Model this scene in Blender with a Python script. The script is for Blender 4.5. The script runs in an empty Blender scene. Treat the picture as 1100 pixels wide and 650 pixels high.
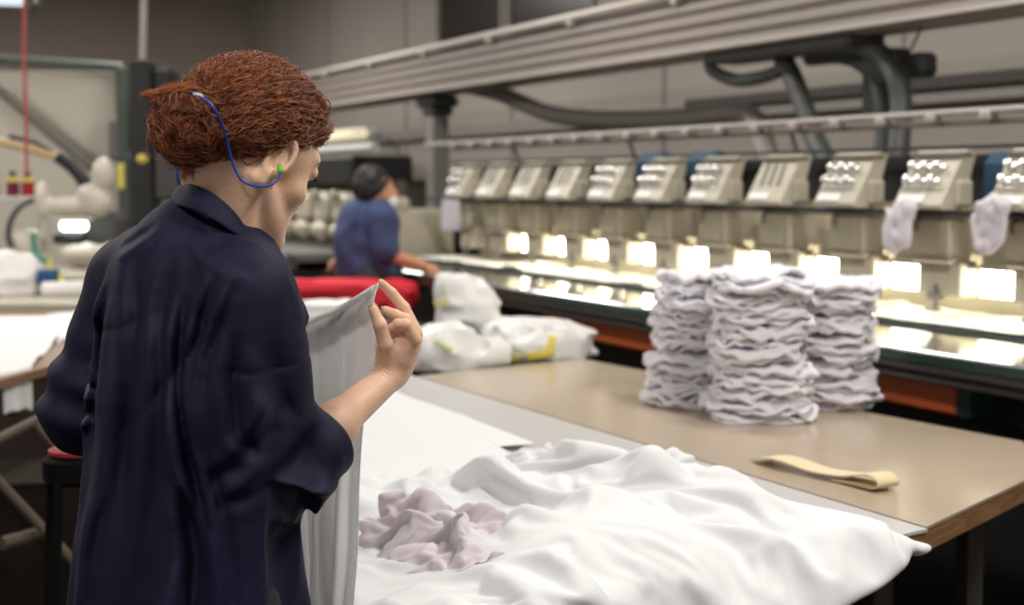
import bpy, math, random
import numpy as np
from mathutils import Vector, Matrix
random.seed(7)
RS = np.random.RandomState(11)
SC = bpy.context.scene
COL = SC.collection
PI = math.pi
A = math.radians(25.7)
CAMZ = 1.48
F = 1528.0
PITCH = math.atan(130 / F)
RIGHT = np.array([math.sin(A), math.cos(A), 0.0])
HEAD = np.array([-math.cos(A), math.sin(A), 0.0])
ROTZ = math.atan2(RIGHT[1], RIGHT[0])


def ray(px, py):
    u, v = (px - 550) / F, (325 - py) / F
    cp, sp = math.cos(PITCH), math.sin(PITCH)
    d = cp + v * sp
    return RIGHT * u + HEAD * d + np.array([0, 0, -sp + v * cp])


def at_z(px, py, z):
    r = ray(px, py)
    return np.array([0, 0, CAMZ]) + r * ((z - CAMZ) / r[2])


def at_y(px, py, y):
    r = ray(px, py)
    return np.array([0, 0, CAMZ]) + r * (y / r[1])


def at_d(px, py, d):
    """point seen at px,py at horizontal distance d along the view"""
    r = ray(px, py)
    return np.array([0, 0, CAMZ]) + r * (d / float(r @ HEAD))


# ------------------------------------------------------------ materials
MATS = {}


def mat(name, col, rough=0.6, metal=0.0, spec=0.5, bump=0.0, bscale=40.0, vary=0.0, vscale=6.0,
        sheen=0.0, sss=0.0, emit=0.0, stretch=(1, 1, 1), coord='Object', col2=None, trans=0.0, transl=0.0, alpha=1.0, coat=0.0):
    if name in MATS:
        return MATS[name]
    m = bpy.data.materials.new(name)
    m.use_nodes = True
    nt = m.node_tree
    b = nt.nodes['Principled BSDF']
    c = (*col, 1.0)
    b.inputs['Base Color'].default_value = c
    b.inputs['Roughness'].default_value = rough
    b.inputs['Metallic'].default_value = metal
    b.inputs['Specular IOR Level'].default_value = spec
    if sheen:
        b.inputs['Sheen Weight'].default_value = sheen
        b.inputs['Sheen Roughness'].default_value = 0.5
    if coat:
        b.inputs['Coat Weight'].default_value = coat
        b.inputs['Coat Roughness'].default_value = 0.12
    if sss:
        b.inputs['Subsurface Weight'].default_value = sss
        b.inputs['Subsurface Radius'].default_value = (0.012, 0.005, 0.003)
        b.inputs['Subsurface Scale'].default_value = 1.0
    if trans:
        b.inputs['Transmission Weight'].default_value = trans
    if alpha < 1:
        b.inputs['Alpha'].default_value = alpha
    if emit:
        b.inputs['Emission Color'].default_value = c
        b.inputs['Emission Strength'].default_value = emit
    if bump or vary or col2:
        tc = nt.nodes.new('ShaderNodeTexCoord')
        mp = nt.nodes.new('ShaderNodeMapping')
        mp.inputs['Scale'].default_value = stretch
        nt.links.new(tc.outputs[coord], mp.inputs['Vector'])
    if bump:
        n = nt.nodes.new('ShaderNodeTexNoise')
        n.inputs['Scale'].default_value = bscale
        n.inputs['Detail'].default_value = 4
        nt.links.new(mp.outputs[0], n.inputs['Vector'])
        bp = nt.nodes.new('ShaderNodeBump')
        bp.inputs['Strength'].default_value = min(1.0, bump)
        bp.inputs['Distance'].default_value = 0.01
        nt.links.new(n.outputs['Fac'], bp.inputs['Height'])
        nt.links.new(bp.outputs[0], b.inputs['Normal'])
    if vary or col2:
        n = nt.nodes.new('ShaderNodeTexNoise')
        n.inputs['Scale'].default_value = vscale
        n.inputs['Detail'].default_value = 5
        nt.links.new(mp.outputs[0], n.inputs['Vector'])
        r = nt.nodes.new('ShaderNodeValToRGB')
        r.color_ramp.elements[0].position = 0.35
        r.color_ramp.elements[1].position = 0.65
        v = vary
        lo = tuple(x * (1 - v) for x in col) if col2 is None else col2
        hi = tuple(min(1, x * (1 + v)) for x in col)
        r.color_ramp.elements[0].color = (*lo, 1)
        r.color_ramp.elements[1].color = (*hi, 1)
        nt.links.new(n.outputs['Fac'], r.inputs['Fac'])
        nt.links.new(r.outputs[0], b.inputs['Base Color'])
    if transl:
        tr = nt.nodes.new('ShaderNodeBsdfTranslucent')
        tr.inputs['Color'].default_value = c
        mx = nt.nodes.new('ShaderNodeMixShader')
        mx.inputs[0].default_value = transl
        nt.links.new(b.outputs[0], mx.inputs[1])
        nt.links.new(tr.outputs[0], mx.inputs[2])
        nt.links.new(mx.outputs[0], nt.nodes['Material Output'].inputs['Surface'])
    MATS[name] = m
    return m


# ------------------------------------------------------------ mesh building
class MB:
    def __init__(self):
        self.v = []
        self.f = []
        self.n = 0

    def add(self, v, f):
        v = np.asarray(v, float)
        self.v.append(v)
        self.f.extend([tuple(int(i) + self.n for i in q) for q in f])
        self.n += len(v)
        return self

    def box(self, c, s, rz=0.0, bev=0.0, rx=0.0, taper=1.0):
        """box centred on c, size s, small bevel"""
        hx, hy, hz = s[0] / 2, s[1] / 2, s[2] / 2
        b = min(bev, hx * .9, hy * .9, hz * .9)
        if b <= 0:
            V = np.array([(x, y, z) for z in (-hz, hz) for x, y in ((-hx, -hy), (hx, -hy), (hx, hy), (-hx, hy))], float)
            Fq = [(3, 2, 1, 0), (4, 5, 6, 7), (0, 1, 5, 4), (1, 2, 6, 5), (2, 3, 7, 6), (3, 0, 4, 7)]
        else:
            def ring(ix, iy, z):
                r = []
                for sx, sy in ((-1, -1), (1, -1), (1, 1), (-1, 1)):
                    cx, cy = sx * (hx - b - 0), sy * (hy - b - 0)
                    k = [(-1, 0), (0, -1)] if (sx, sy) == (-1, -1) else [(0, -1), (1, 0)] if (sx, sy) == (1, -1) else \
                        [(1, 0), (0, 1)] if (sx, sy) == (1, 1) else [(0, 1), (-1, 0)]
                    for a in k:
                        r.append((cx + a[0] * b * ix, cy + a[1] * b * iy, z))
                return r
            rings = [ring(0, 0, -hz), ring(1, 1, -hz + b), ring(1, 1, hz - b), ring(0, 0, hz)]
            V = np.array([p for r in rings for p in r], float)
            Fq = [tuple(reversed(range(8))), tuple(range(24, 32))]
            for k in range(3):
                for i in range(8):
                    j = (i + 1) % 8
                    Fq.append((k * 8 + i, k * 8 + j, k * 8 + 8 + j, k * 8 + 8 + i))
        if taper != 1.0:
            t = 1 + (taper - 1) * (V[:, 2] + hz) / (2 * hz)
            V[:, 0] *= t
            V[:, 1] *= t
        if rx:
            c_, s_ = math.cos(rx), math.sin(rx)
            V = V @ np.array([[1, 0, 0], [0, c_, s_], [0, -s_, c_]])
        if rz:
            c_, s_ = math.cos(rz), math.sin(rz)
            V = V @ np.array([[c_, s_, 0], [-s_, c_, 0], [0, 0, 1]])
        return self.add(V + np.array(c, float), Fq)

    def tube(self, pts, r, n=10, cap=True, flat=1.0, up=None):
        P = np.asarray(pts, float)
        m = len(P)
        R = np.full(m, r, float) if np.isscalar(r) else np.asarray(r, float)
        T = np.gradient(P, axis=0)
        T /= np.linalg.norm(T, axis=1)[:, None] + 1e-12
        u = np.array([0, 0, 1.0]) if up is None else np.array(up, float)
        if abs(T[0] @ u) > .95:
            u = np.array([0, 1.0, 0])
        V = []
        for i in range(m):
            s = np.cross(T[i], u)
            s /= np.linalg.norm(s) + 1e-12
            w = np.cross(s, T[i])
            u = w
            for k in range(n):
                a = 2 * PI * k / n
                V.append(P[i] + R[i] * (s * math.cos(a) + w * math.sin(a) * flat))
        Fq = [(i * n + k, i * n + (k + 1) % n, (i + 1) * n + (k + 1) % n, (i + 1) * n + k) for i in range(m - 1) for k in range(n)]
        if cap:
            Fq.append(tuple(reversed(range(n))))
            Fq.append(tuple(range((m - 1) * n, m * n)))
        return self.add(V, Fq)

    def lathe(self, c, prof, n=20, axis='z'):
        """prof: list of (radius, height)"""
        V = []
        for r, h in prof:
            for k in range(n):
                a = 2 * PI * k / n
                p = (r * math.cos(a), r * math.sin(a), h)
                if axis == 'y':
                    p = (p[0], p[2], -p[1])
                if axis == 'x':
                    p = (p[2], p[1], -p[0])
                V.append(p)
        m = len(prof)
        Fq = [(i * n + k, i * n + (k + 1) % n, (i + 1) * n + (k + 1) % n, (i + 1) * n + k) for i in range(m - 1) for k in range(n)]
        Fq.append(tuple(reversed(range(n))))
        Fq.append(tuple(range((m - 1) * n, m * n)))
        return self.add(np.array(V) + np.array(c, float), Fq)

    def prism(self, poly, axis, a0, a1):
        """polygon in the two other axes, extruded along axis from a0 to a1"""
        V = []
        for a in (a0, a1):
            for p, q in poly:
                V.append((a, p, q) if axis == 'x' else (p, a, q) if axis == 'y' else (p, q, a))
        n = len(poly)
        Fq = [tuple(range(n))[::-1], tuple(range(n, 2 * n))]
        Fq += [(i, (i + 1) % n, n + (i + 1) % n, n + i) for i in range(n)]
        return self.add(V, Fq)

    def xf(self, M):
        for i, v in enumerate(self.v):
            self.v[i] = v @ np.array(M)[:3, :3].T + np.array(M)[:3, 3]
        return self

    def build(self, name, m, parent=None, smooth=False, angle=None, origin=None, sub=0):
        V = np.concatenate(self.v)
        return build_mesh(name, V, self.f, m, parent, smooth, angle, origin, sub)


def build_mesh(name, V, faces, m, parent=None, smooth=False, angle=None, origin=None, sub=0):
    import bmesh
    V = np.asarray(V, float)
    me = bpy.data.meshes.new(name)
    off = np.zeros(3)
    if parent is not None:
        off = world_of(parent)
        if origin is not None:
            off = off
    elif origin is not None:
        off = np.array(origin, float)
    else:
        off = np.array([(V[:, 0].min() + V[:, 0].max()) / 2, (V[:, 1].min() + V[:, 1].max()) / 2, V[:, 2].min()])
    me.from_pydata((V - off).tolist(), [], faces if isinstance(faces, list) else faces.tolist())
    me.validate()
    if len(V) < 40000:
        bm = bmesh.new()
        bm.from_mesh(me)
        bmesh.ops.recalc_face_normals(bm, faces=bm.faces)
        bm.to_mesh(me)
        bm.free()
    if smooth:
        me.polygons.foreach_set('use_smooth', [True] * len(me.polygons))
    elif angle:
        me.polygons.foreach_set('use_smooth', [True] * len(me.polygons))
        me.set_sharp_from_angle(angle=math.radians(angle))
    me.materials.append(m)
    o = bpy.data.objects.new(name, me)
    COL.objects.link(o)
    if parent is not None:
        o.parent = parent
    else:
        o.location = off
    if sub:
        md = o.modifiers.new('sub', 'SUBSURF')
        md.levels = md.render_levels = sub
    return o


def world_of(o):
    p = np.zeros(3)
    while o is not None:
        p += np.array(o.location)
        o = o.parent
    return p


def tag(o, label=None, cat=None, group=None, kind=None):
    if label: o['label'] = label
    if cat: o['category'] = cat
    if group: o['group'] = group
    if kind: o['kind'] = kind
    return o


def thing(name, loc, label=None, cat=None, group=None, kind=None):
    o = bpy.data.objects.new(name, None)
    o.empty_display_size = 0.1
    COL.objects.link(o)
    o.location = loc
    return tag(o, label, cat, group, kind)


def copy_tree(o, parent=None):
    c = o.copy()
    COL.objects.link(c)
    if parent is not None:
        c.parent = parent
    for ch in list(o.children):
        copy_tree(ch, c)
    return c


def catmull(pts, n=8):
    P = np.asarray(pts, float)
    P = np.vstack([2 * P[0] - P[1], P, 2 * P[-1] - P[-2]])
    out = []
    for i in range(1, len(P) - 2):
        for k in range(n):
            t = k / n
            a, b, c, d = P[i - 1], P[i], P[i + 1], P[i + 2]
            out.append(.5 * ((2 * b) + (-a + c) * t + (2 * a - 5 * b + 4 * c - d) * t * t + (-a + 3 * b - 3 * c + d) * t ** 3))
    out.append(P[-2])
    return np.array(out)


# ------------------------------------------------------------ noise and distance fields
_G = np.random.RandomState(5).rand(32, 32, 32).astype(np.float32)


def vnoise(P):
    """smooth value noise, period 32, P (N,3) -> -1..1"""
    P = np.asarray(P, np.float32)
    i = np.floor(P).astype(int)
    f = P - i
    f = f * f * (3 - 2 * f)
    x0, y0, z0 = i[:, 0] & 31, i[:, 1] & 31, i[:, 2] & 31
    x1, y1, z1 = (x0 + 1) & 31, (y0 + 1) & 31, (z0 + 1) & 31
    fx, fy, fz = f[:, 0], f[:, 1], f[:, 2]
    a = _G[x0, y0, z0] * (1 - fx) + _G[x1, y0, z0] * fx
    b = _G[x0, y1, z0] * (1 - fx) + _G[x1, y1, z0] * fx
    c = _G[x0, y0, z1] * (1 - fx) + _G[x1, y0, z1] * fx
    d = _G[x0, y1, z1] * (1 - fx) + _G[x1, y1, z1] * fx
    return ((a * (1 - fy) + b * fy) * (1 - fz) + (c * (1 - fy) + d * fy) * fz) * 2 - 1


def fbm(P, o=3):
    r = 0
    a = 1.0
    P = np.asarray(P, np.float32)
    for k in range(o):
        r = r + a * vnoise(P * (2 ** k) + 7.3 * k)
        a *= .5
    return r


def smin(a, b, k):
    h = np.clip(.5 + .5 * (b - a) / k, 0, 1)
    return b * (1 - h) + a * h - k * h * (1 - h)


def smax(a, b, k):
    return -smin(-a, -b, k)


def cone(P, a, b, ra, rb):
    """tapered capsule"""
    a = np.asarray(a, float)
    b = np.asarray(b, float)
    ab = b - a
    t = np.clip(((P - a) @ ab) / (ab @ ab), 0, 1)
    return np.linalg.norm(P - a - t[:, None] * ab, axis=1) - (ra + (rb - ra) * t)


def ell(P, c, r, R=None):
    q = P - np.asarray(c, float)
    if R is not None:
        q = q @ R
    r = np.asarray(r, float)
    k0 = np.linalg.norm(q / r, axis=1)
    k1 = np.linalg.norm(q / (r * r), axis=1) + 1e-9
    return k0 * (k0 - 1) / k1


def chain(P, pts, rad, k=0.01):
    d = None
    for i in range(len(pts) - 1):
        e = cone(P, pts[i], pts[i + 1], rad[i], rad[i + 1])
        d = e if d is None else smin(d, e, k)
    return d


def surfnet(f, lo, hi, h, slack=2.2, coarse=4):
    """mesh the zero level of f in the box lo..hi with cells of size h"""
    lo = np.asarray(lo, float)
    n = np.ceil((np.asarray(hi, float) - lo) / (h * coarse)).astype(int) + 1
    H = h * coarse
    ax = [lo[i] + (np.arange(n[i]) + .5) * H for i in range(3)]
    G = np.stack(np.meshgrid(*ax, indexing='ij'), -1).reshape(-1, 3)
    d = f(G).reshape(n)
    near = np.abs(d) < H * .87 * slack
    N = n * coarse
    D = np.repeat(np.repeat(np.repeat(np.where(d < 0, -1., 1.).astype(np.float32) * h * 9, coarse, 0), coarse, 1), coarse, 2)
    B = np.argwhere(near)
    o = np.stack(np.meshgrid(*[np.arange(coarse)] * 3, indexing='ij'), -1).reshape(-1, 3)
    for s in range(0, len(B), 4000):
        I = (B[s:s + 4000, None, :] * coarse + o[None]).reshape(-1, 3)
        D[I[:, 0], I[:, 1], I[:, 2]] = f(lo + (I + .5) * h)
    ins = D < 0
    c = np.zeros(np.array(N) - 1, np.int8)
    for dx in (0, 1):
        for dy in (0, 1):
            for dz in (0, 1):
                c += ins[dx:N[0] - 1 + dx, dy:N[1] - 1 + dy, dz:N[2] - 1 + dz]
    act = (c > 0) & (c < 8)
    I = np.argwhere(act)
    idx = np.full(act.shape, -1, np.int64)
    idx[act] = np.arange(len(I))
    S = np.zeros((len(I), 3))
    C = np.zeros(len(I))
    cor = [(x, y, z) for x in (0, 1) for y in (0, 1) for z in (0, 1)]
    val = {q: D[I[:, 0] + q[0], I[:, 1] + q[1], I[:, 2] + q[2]] for q in cor}
    for a in cor:
        for k in range(3):
            if a[k] == 0:
                b = list(a)
                b[k] = 1
                b = tuple(b)
                va, vb = val[a], val[b]
                m = (va < 0) != (vb < 0)
                t = np.where(m, va / np.where(m, va - vb, 1), 0)
                p = np.array(a, float)[None] + t[:, None] * (np.array(b) - np.array(a))[None]
                S += p * m[:, None]
                C += m
    V = lo + (I + S / C[:, None] + .5) * h
    Fs = []
    for k in range(3):
        s0 = [slice(1, -1)] * 3
        s0[k] = slice(0, -1)
        s1 = list(s0)
        s1[k] = slice(1, None)
        a = ins[tuple(s0)]
        b = ins[tuple(s1)]
        for flip, mm in ((0, a & ~b), (1, ~a & b)):
            J = np.argwhere(mm)
            if not len(J):
                continue
            off = np.array([1, 1, 1])
            off[k] = 0
            J = J + off
            u, w = (k + 1) % 3, (k + 2) % 3
            q = []
            for du, dw in ((-1, -1), (0, -1), (0, 0), (-1, 0)):
                K = J.copy()
                K[:, u] += du
                K[:, w] += dw
                q.append(idx[K[:, 0], K[:, 1], K[:, 2]])
            q = np.stack(q, 1)
            if flip:
                q = q[:, ::-1]
            Fs.append(q)
    Fq = np.concatenate(Fs)
    Fq = Fq[(Fq >= 0).all(1)]
    return V, Fq


def rotm(ax, a):
    return np.array(Matrix.Rotation(a, 3, ax))
# ------------------------------------------------------------ camera and view
cam = bpy.data.cameras.new('camera')
cam.sensor_width = 36
cam.lens = F / 1100 * 36
cam.clip_end = 60
cam.dof.use_dof = True
cam.dof.focus_distance = 2.06
cam.dof.aperture_fstop = 3.5
cam.dof.aperture_blades = 9
co = bpy.data.objects.new('camera', cam)
COL.objects.link(co)
co.location = (0, 0, CAMZ)
v = HEAD * math.cos(PITCH) + np.array([0, 0, -math.sin(PITCH)])
co.rotation_euler = Vector(v).to_track_quat('-Z', 'Y').to_euler()
SC.camera = co
SC.view_settings.view_transform = 'Standard'
SC.view_settings.look = 'None'
SC.view_settings.gamma = 1
SC.view_settings.use_curve_mapping = False
SC.view_settings.exposure = 0.24
SC.cycles.use_denoising = True
SC.cycles.max_bounces = 6
SC.cycles.diffuse_bounces = 4
SC.cycles.sample_clamp_indirect = 4.0
w = bpy.data.worlds.new('world')
SC.world = w
w.use_nodes = True
w.node_tree.nodes['Background'].inputs[0].default_value = (1.0, .95, .89, 1)
w.node_tree.nodes['Background'].inputs[1].default_value = 0.34

XL, YB, ZC = -19.0, 5.2, 4.6
m_wall = mat('wall_paint', (.40, .36, .32), .85, bump=.05, bscale=3, vary=.05, vscale=.6)
m_wall2 = mat('end_wall_paint', (.44, .385, .33), .85, vary=.06, vscale=.5)
m_ceil = mat('ceiling_paint', (.26, .235, .21), .9, vary=.05)
m_floor = mat('worn_floor', (.022, .015, .012), .7, spec=.2, vary=.35, vscale=2.0, bump=.1, bscale=8)
tag(MB().box((-8.5, 0, -.05), (25, 11, .1)).build('floor', m_floor), kind='structure')
tag(MB().box((-8.5, 0, ZC + .05), (25, 11, .1)).build('ceiling', m_ceil), kind='structure')
tag(MB().box((-8.5, YB + .1, ZC / 2), (25, .2, ZC)).build('wall_back', m_wall), kind='structure')
tag(MB().box((XL - .1, 0, ZC / 2), (.2, 11, ZC)).build('wall_left', m_wall2), kind='structure')

# dark windows high in the back wall, above the gantry
m_dark = mat('window_dark_glass', (.035, .027, .023), .25)
m_wtrim = mat('trim_paint', (.30, .275, .25), .6)
pa = at_y(473, 60, YB)
pb = at_y(546, 40, YB)
pc = at_y(640, 10, YB)
for k, (x0, x1) in enumerate(((pa[0], pb[0] - .06), (pb[0] + .06, pc[0]))):
    fr = thing('window_%d' % (k + 1), ((x0 + x1) / 2, YB, 2.35), kind='structure')
    b = MB()
    z0, z1 = 2.62, 3.5
    for zz in (z0, z1):
        b.box(((x0 + x1) / 2, YB - .02, zz), (x1 - x0 + .08, .05, .05), bev=.008)
    for xx in (x0, x1):
        b.box((xx, YB - .02, (z0 + z1) / 2), (.05, .05, z1 - z0), bev=.008)
    b.build('window_frame', m_wtrim, fr)
    MB().box(((x0 + x1) / 2, YB + .0, (z0 + z1) / 2), (x1 - x0 - .04, .02, z1 - z0 - .04)).build('window_pane', m_dark, fr)
# horizontal rails of the back wall
m_rail = mat('trim_dark_metal', (.07, .062, .055), .5)
p = at_y(1000, 87, YB)
tag(MB().box(((p[0] - 3.55 + .5) / 2 - 1.0, YB - .04, p[2] - .02), (5.2, .1, .07), bev=.01).build('trim_1', m_rail), kind='structure')
tag(MB().box((-6, YB - .03, 1.93), (18, .06, .11), bev=.01).build('trim_2', mat('trim_pale', (.33, .30, .27), .6)), kind='structure')
b = MB()
for x in np.arange(-18, 3, 2.4):
    b.box((x, YB - .005, ZC / 2), (.03, .02, ZC))
tag(b.build('trim_3', m_wtrim), kind='structure')
tag(MB().box((-8, YB - .015, .75), (22, .03, 1.5)).build('baseboard_back', mat('dark_dado', (.05, .045, .04), .7)), kind='structure')

# ------------------------------------------------------------ lights of the hall and an added fill light
m_tube = mat('lamp_tube', (1.0, .95, .86), .4, emit=5.0)
m_lampbody = mat('lamp_body', (.5, .5, .48), .5)


def ceiling_light(x, y, label, power):
    t = thing('ceiling_light', (x, y, 3.9), label, 'light', 'fluorescent lights hung under the ceiling')
    MB().box((x, y, 3.95), (1.5, .3, .06), bev=.01).build('housing', m_lampbody, t)
    for s in (-1, 1):
        MB().tube([(x - .7, y + s * .08, 3.90), (x + .7, y + s * .08, 3.90)], .018, 8).build('tube', m_tube, t)
    for s in (-.6, .6):
        MB().tube([(x + s, y, 3.97), (x + s, y, ZC)], .006, 6).build('hanger', m_rail, t)
    l = bpy.data.lights.new('lamp', 'AREA')
    l.shape = 'RECTANGLE'
    l.size, l.size_y = 1.5, .5
    l.energy = power
    l.color = (1.0, .965, .91)
    o = bpy.data.objects.new('lamp', l)
    COL.objects.link(o)
    o.parent = t
    o.location = (0, 0, -.06)


for x, y, pw in ((-.3, 2.4, 90), (-.5, -1.0, 60), (-3.2, 2.9, 52), (-6.5, 2.4, 60), (-10.5, 2.2, 90), (-14.5, 2.2, 70), (-6.6, -1.4, 85), (-10.5, -1.4, 100), (-15, -1.8, 80)):  # the camera-side fitting is unseen, added to brighten the held sheet's front
    ceiling_light(x, y, 'fluorescent hall or added fill light hanging under the dark ceiling out of view', pw)
# ------------------------------------------------------------ multi-head embroidery machine
m_cream = mat('machine_cream', (.46, .42, .33), .45, vary=.06, vscale=9)
m_olive = mat('machine_olive', (.30, .27, .19), .5)
m_grey = mat('machine_grey', (.20, .19, .175), .5)
m_black = mat('machine_black', (.012, .012, .012), .5)
m_dgreen = mat('machine_dark_green', (.02, .05, .04), .3)
m_chrome = mat('chrome', (.85, .85, .83), .18, metal=1.0)
m_led = mat('work_light', (1.0, .93, .74), .5, emit=14.0)
m_white_plate = mat('label_white', (.80, .78, .74), .5)
m_gloss = mat('glossy_bed', (.20, .19, .17), .07, spec=1.0, coat=1.0)
m_orange = mat('orange_panel', (.68, .13, .025), .5)
m_blue = mat('blue_cover', (.006, .042, .085), .6, bump=.3, bscale=12)
m_cap = mat('brown_cap', (.16, .13, .10), .6)
BEDZ, YH, SP, X0 = 1.0, 3.5, .449, -7.86


def make_head(parent, x, knobs, light, hi=True):
    h = MB()
    # arm, needle case block, lower pillar
    h.box((x, YH + .20, 1.30), (.20, .30, .15), bev=.015)
    h.box((x - .005, YH, 1.275), (.200, .10, .155), bev=.008)
    h.box((x + .01, YH + .02, 1.145), (.21, .08, .125), bev=.006)
    hd = h.build('sewing_head', m_cream, parent)
    # needle case face plate with darker olive tone and the rail over it
    p = MB()
    p.box((x - .01, YH - .055, 1.285), (.165, .014, .125), bev=.004)
    p.build('needle_case', m_olive, hd)
    p = MB()
    p.box((x, YH - .03, 1.362), (.42, .05, .014), bev=.003)
    p.box((x - .06, YH - .06, 1.335), (.008, .02, .05))
    p.box((x, YH - .04, 1.215), (.24, .05, .008), bev=.002)
    for k in range(7):
        p.tube([(x - .07 + k * .022, YH - .03, 1.22), (x - .07 + k * .022, YH - .03, 1.165)], .0035, 6)
    p.build('needle_bar', m_cap, hd)
    # tension box: leaning back
    poly = [(YH - .11, 1.385), (YH - .115, 1.40), (YH - .02, 1.575), (YH + .0, 1.588), (YH + .035, 1.58), (YH - .02, 1.385)]
    t = MB().prism([(a, b) for a, b in poly], 'x', x - .118, x + .118)
    t.box((x + .123, YH - .02, 1.44), (.022, .07, .09), bev=.008)
    tb = t.build('tension_box', m_cream, hd)
    ny, nz = -.88, .475     # outward normal of the leaning face
    uy, uz = .475, .88

    def on(face_u, out):
        return (YH - .115 + uy * face_u + ny * out, 1.40 + uz * face_u + nz * out)
    q = MB()
    a = math.atan2(.095, .175)
    y_, z_ = on(.185, .004)
    q.box((x, y_ + .022, z_ + .006), (.242, .06, .018), bev=.004)
    q.build('top_cap', m_cap, hd)
    q = MB()
    y_, z_ = on(.022, .003)
    q.box((x - .04, y_, z_), (.13, .008, .030), rx=-a, bev=.002)
    q.build('label_plate', m_white_plate, hd)
    if knobs:
        c = MB()
        for k in range(2):
            for j in range(3):
                y_, z_ = on(.088 + .054 * k, .004)
                c2 = MB().lathe((0, 0, 0), [(.018, 0), (.020, .004), (.016, .008), (.008, .010), (.008, .018), (.014, .021), (.017, .026), (.012, .033), (.004, .034)], 14)
                R = rotm('X', math.radians(62))
                M = np.eye(4)
                M[:3, :3] = R
                M[:3, 3] = (x - .078 + j * .062, y_, z_)
                c2.xf(M)
                o = c2.build('tension_knob', m_chrome, hd, smooth=True)
        for j in range(10):
            y_, z_ = on(.060, .004)
            c.lathe((x - .10 + j * .02, y_, z_), [(.004, -.004), (.006, 0), (.004, .008), (.001, .010)], 8)
        c.build('thread_guides', m_chrome, hd, smooth=True)
    else:
        c = MB()
        for j in range(3):
            ya, za = on(.17, .004)
            yb, zb = on(.07, .004)
            c.tube([(x - .07 + .055 * j, ya, za), (x - .055 + .055 * j, yb, zb)], .006, 8)
        c.build('thread_guides', m_grey, hd)
    # presser foot under the head and the throat plate
    f = MB()
    f.tube([(x, YH - .02, 1.12), (x, YH - .02, 1.03)], .008, 8)
    f.box((x, YH - .02, 1.085), (.045, .05, .035), bev=.006)
    f.box((x, YH - .03, 1.035), (.07, .03, .012), bev=.004)
    f.build('presser_foot', m_grey, hd)
    # lit panel right of the column
    xl = x + SP / 2
    g = MB()
    g.box((xl + .005, YH + .085, 1.132), (.245, .012, .095 if light else .09), bev=.002)
    g.build('work_light', m_led if light else m_cream, hd)
    g = MB()
    g.box((xl, YH + .10, 1.235), (.25, .02, .115), bev=.003)
    g.box((xl, YH + .055, 1.186), (.245, .08, .010), bev=.002)
    g.build('light_hood', m_cream, hd)
    return hd


em = thing('embroidery_machine', (-5.6, 3.5, 0), 'long cream multi-head embroidery machine with eleven lit heads behind the tables', 'embroidery machine')
x0, x1 = X0 - .55, X0 + 12.2 * SP
xc, xw = (x0 + x1) / 2, x1 - x0
b = MB().box((xc, 3.47, BEDZ - .03), (xw, .62, .06), bev=.008)
b.build('bed', m_grey, em)
MB().box((xc, 3.02, BEDZ - .012), (xw, .44, .024), bev=.006).build('bed_glass', m_gloss, em)
b = MB()
b.box((xc, 3.265, BEDZ + .006), (xw, .018, .022), bev=.003)
b.box((xc, 2.795, BEDZ - .02), (xw, .02, .035), bev=.003)
b.build('edge_strip', m_dgreen, em)
b = MB()
b.box((xc, 2.84, BEDZ - .048), (xw, .08, .036), bev=.008)
b.box((xc, 2.88, BEDZ - .085), (xw, .10, .026), bev=.006)
b.build('front_rail', mat('rail_dark', (.085, .078, .07), .45), em)
b = MB()
b.box((xc, 3.5, .45), (xw, .55, .9), bev=.01)
b.box((xc, 3.2, .83), (xw, .33, .12), bev=.01)
b.build('base', m_black, em)
b = MB().box((xc, 3.86, 1.2), (xw, .10, .5), bev=.01)
b.build('arm_beam', m_olive, em)
b = MB()
b.box((xc, YH - .03, 1.372), (xw, .07, .02), bev=.004)
b.box((xc, YH + .10, 1.60), (xw, .03, .012))
b.box((xc, YH + .16, 1.49), (xw, .03, .17))  # black panel put in as the thread rack's shade between the heads
b.build('head_rail_and_shade', m_black, em)
for (a, c) in ((585, 706), (935, 1030)):
    pa, pc = at_y(a, 360, 2.95), at_y(c, 400, 2.95)
    q = MB().box(((pa[0] + pc[0]) / 2, 2.99, .848), (pc[0] - pa[0], .10, .098), bev=.008)
    q.build('lower_panel', m_orange, em)
    q = MB().box((pc[0] + .03, 2.99, .848), (.05, .11, .106), bev=.008)
    q.build('panel_end', m_dgreen, em)
kn = [1, 0, 0, 0, 1, 1, 1, 0, 1, 1, 1, 1]
for i in range(12):
    make_head(em, X0 + i * SP, kn[i], i >= 1)
m_rail2 = mat('rail_paint', (.36, .32, .30), .5)
# thread rail over the heads with clips
b = MB()
b.tube([(x0 - .4, 3.60, 1.722), (x1 + .8, 3.60, 1.722)], .014, 10)
b.build('thread_rail', m_rail2, em)
b = MB()
b.box((xc, 3.66, 1.690), (xw + .6, .05, .022), bev=.003)
b.build('rail_channel', m_cap, em)
for i in range(22):
    x = x0 + .1 + i * .27
    MB().box((x, 3.61, 1.705), (.05, .07, .035), bev=.008).build('rail_clip', m_rail2, em)
for i in range(0, 12, 3):
    MB().tube([(X0 + (i + .5) * SP, 3.68, 1.70), (X0 + (i + .5) * SP, 3.80, 1.42)], .010, 8).build('rail_stand', m_grey, em)
for i in (4, 5, 9, 10):
    x = X0 + i * SP + .18
    b = MB()
    if i in (4, 5):
        b.box((x + .03, YH + .08, 1.54), (.24, .12, .15), bev=.04)
    else:
        b.box((x + .045, YH + .08, 1.48), (.19, .12, .20), bev=.04)
    b.build('blue_cover', m_blue, em)

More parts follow.
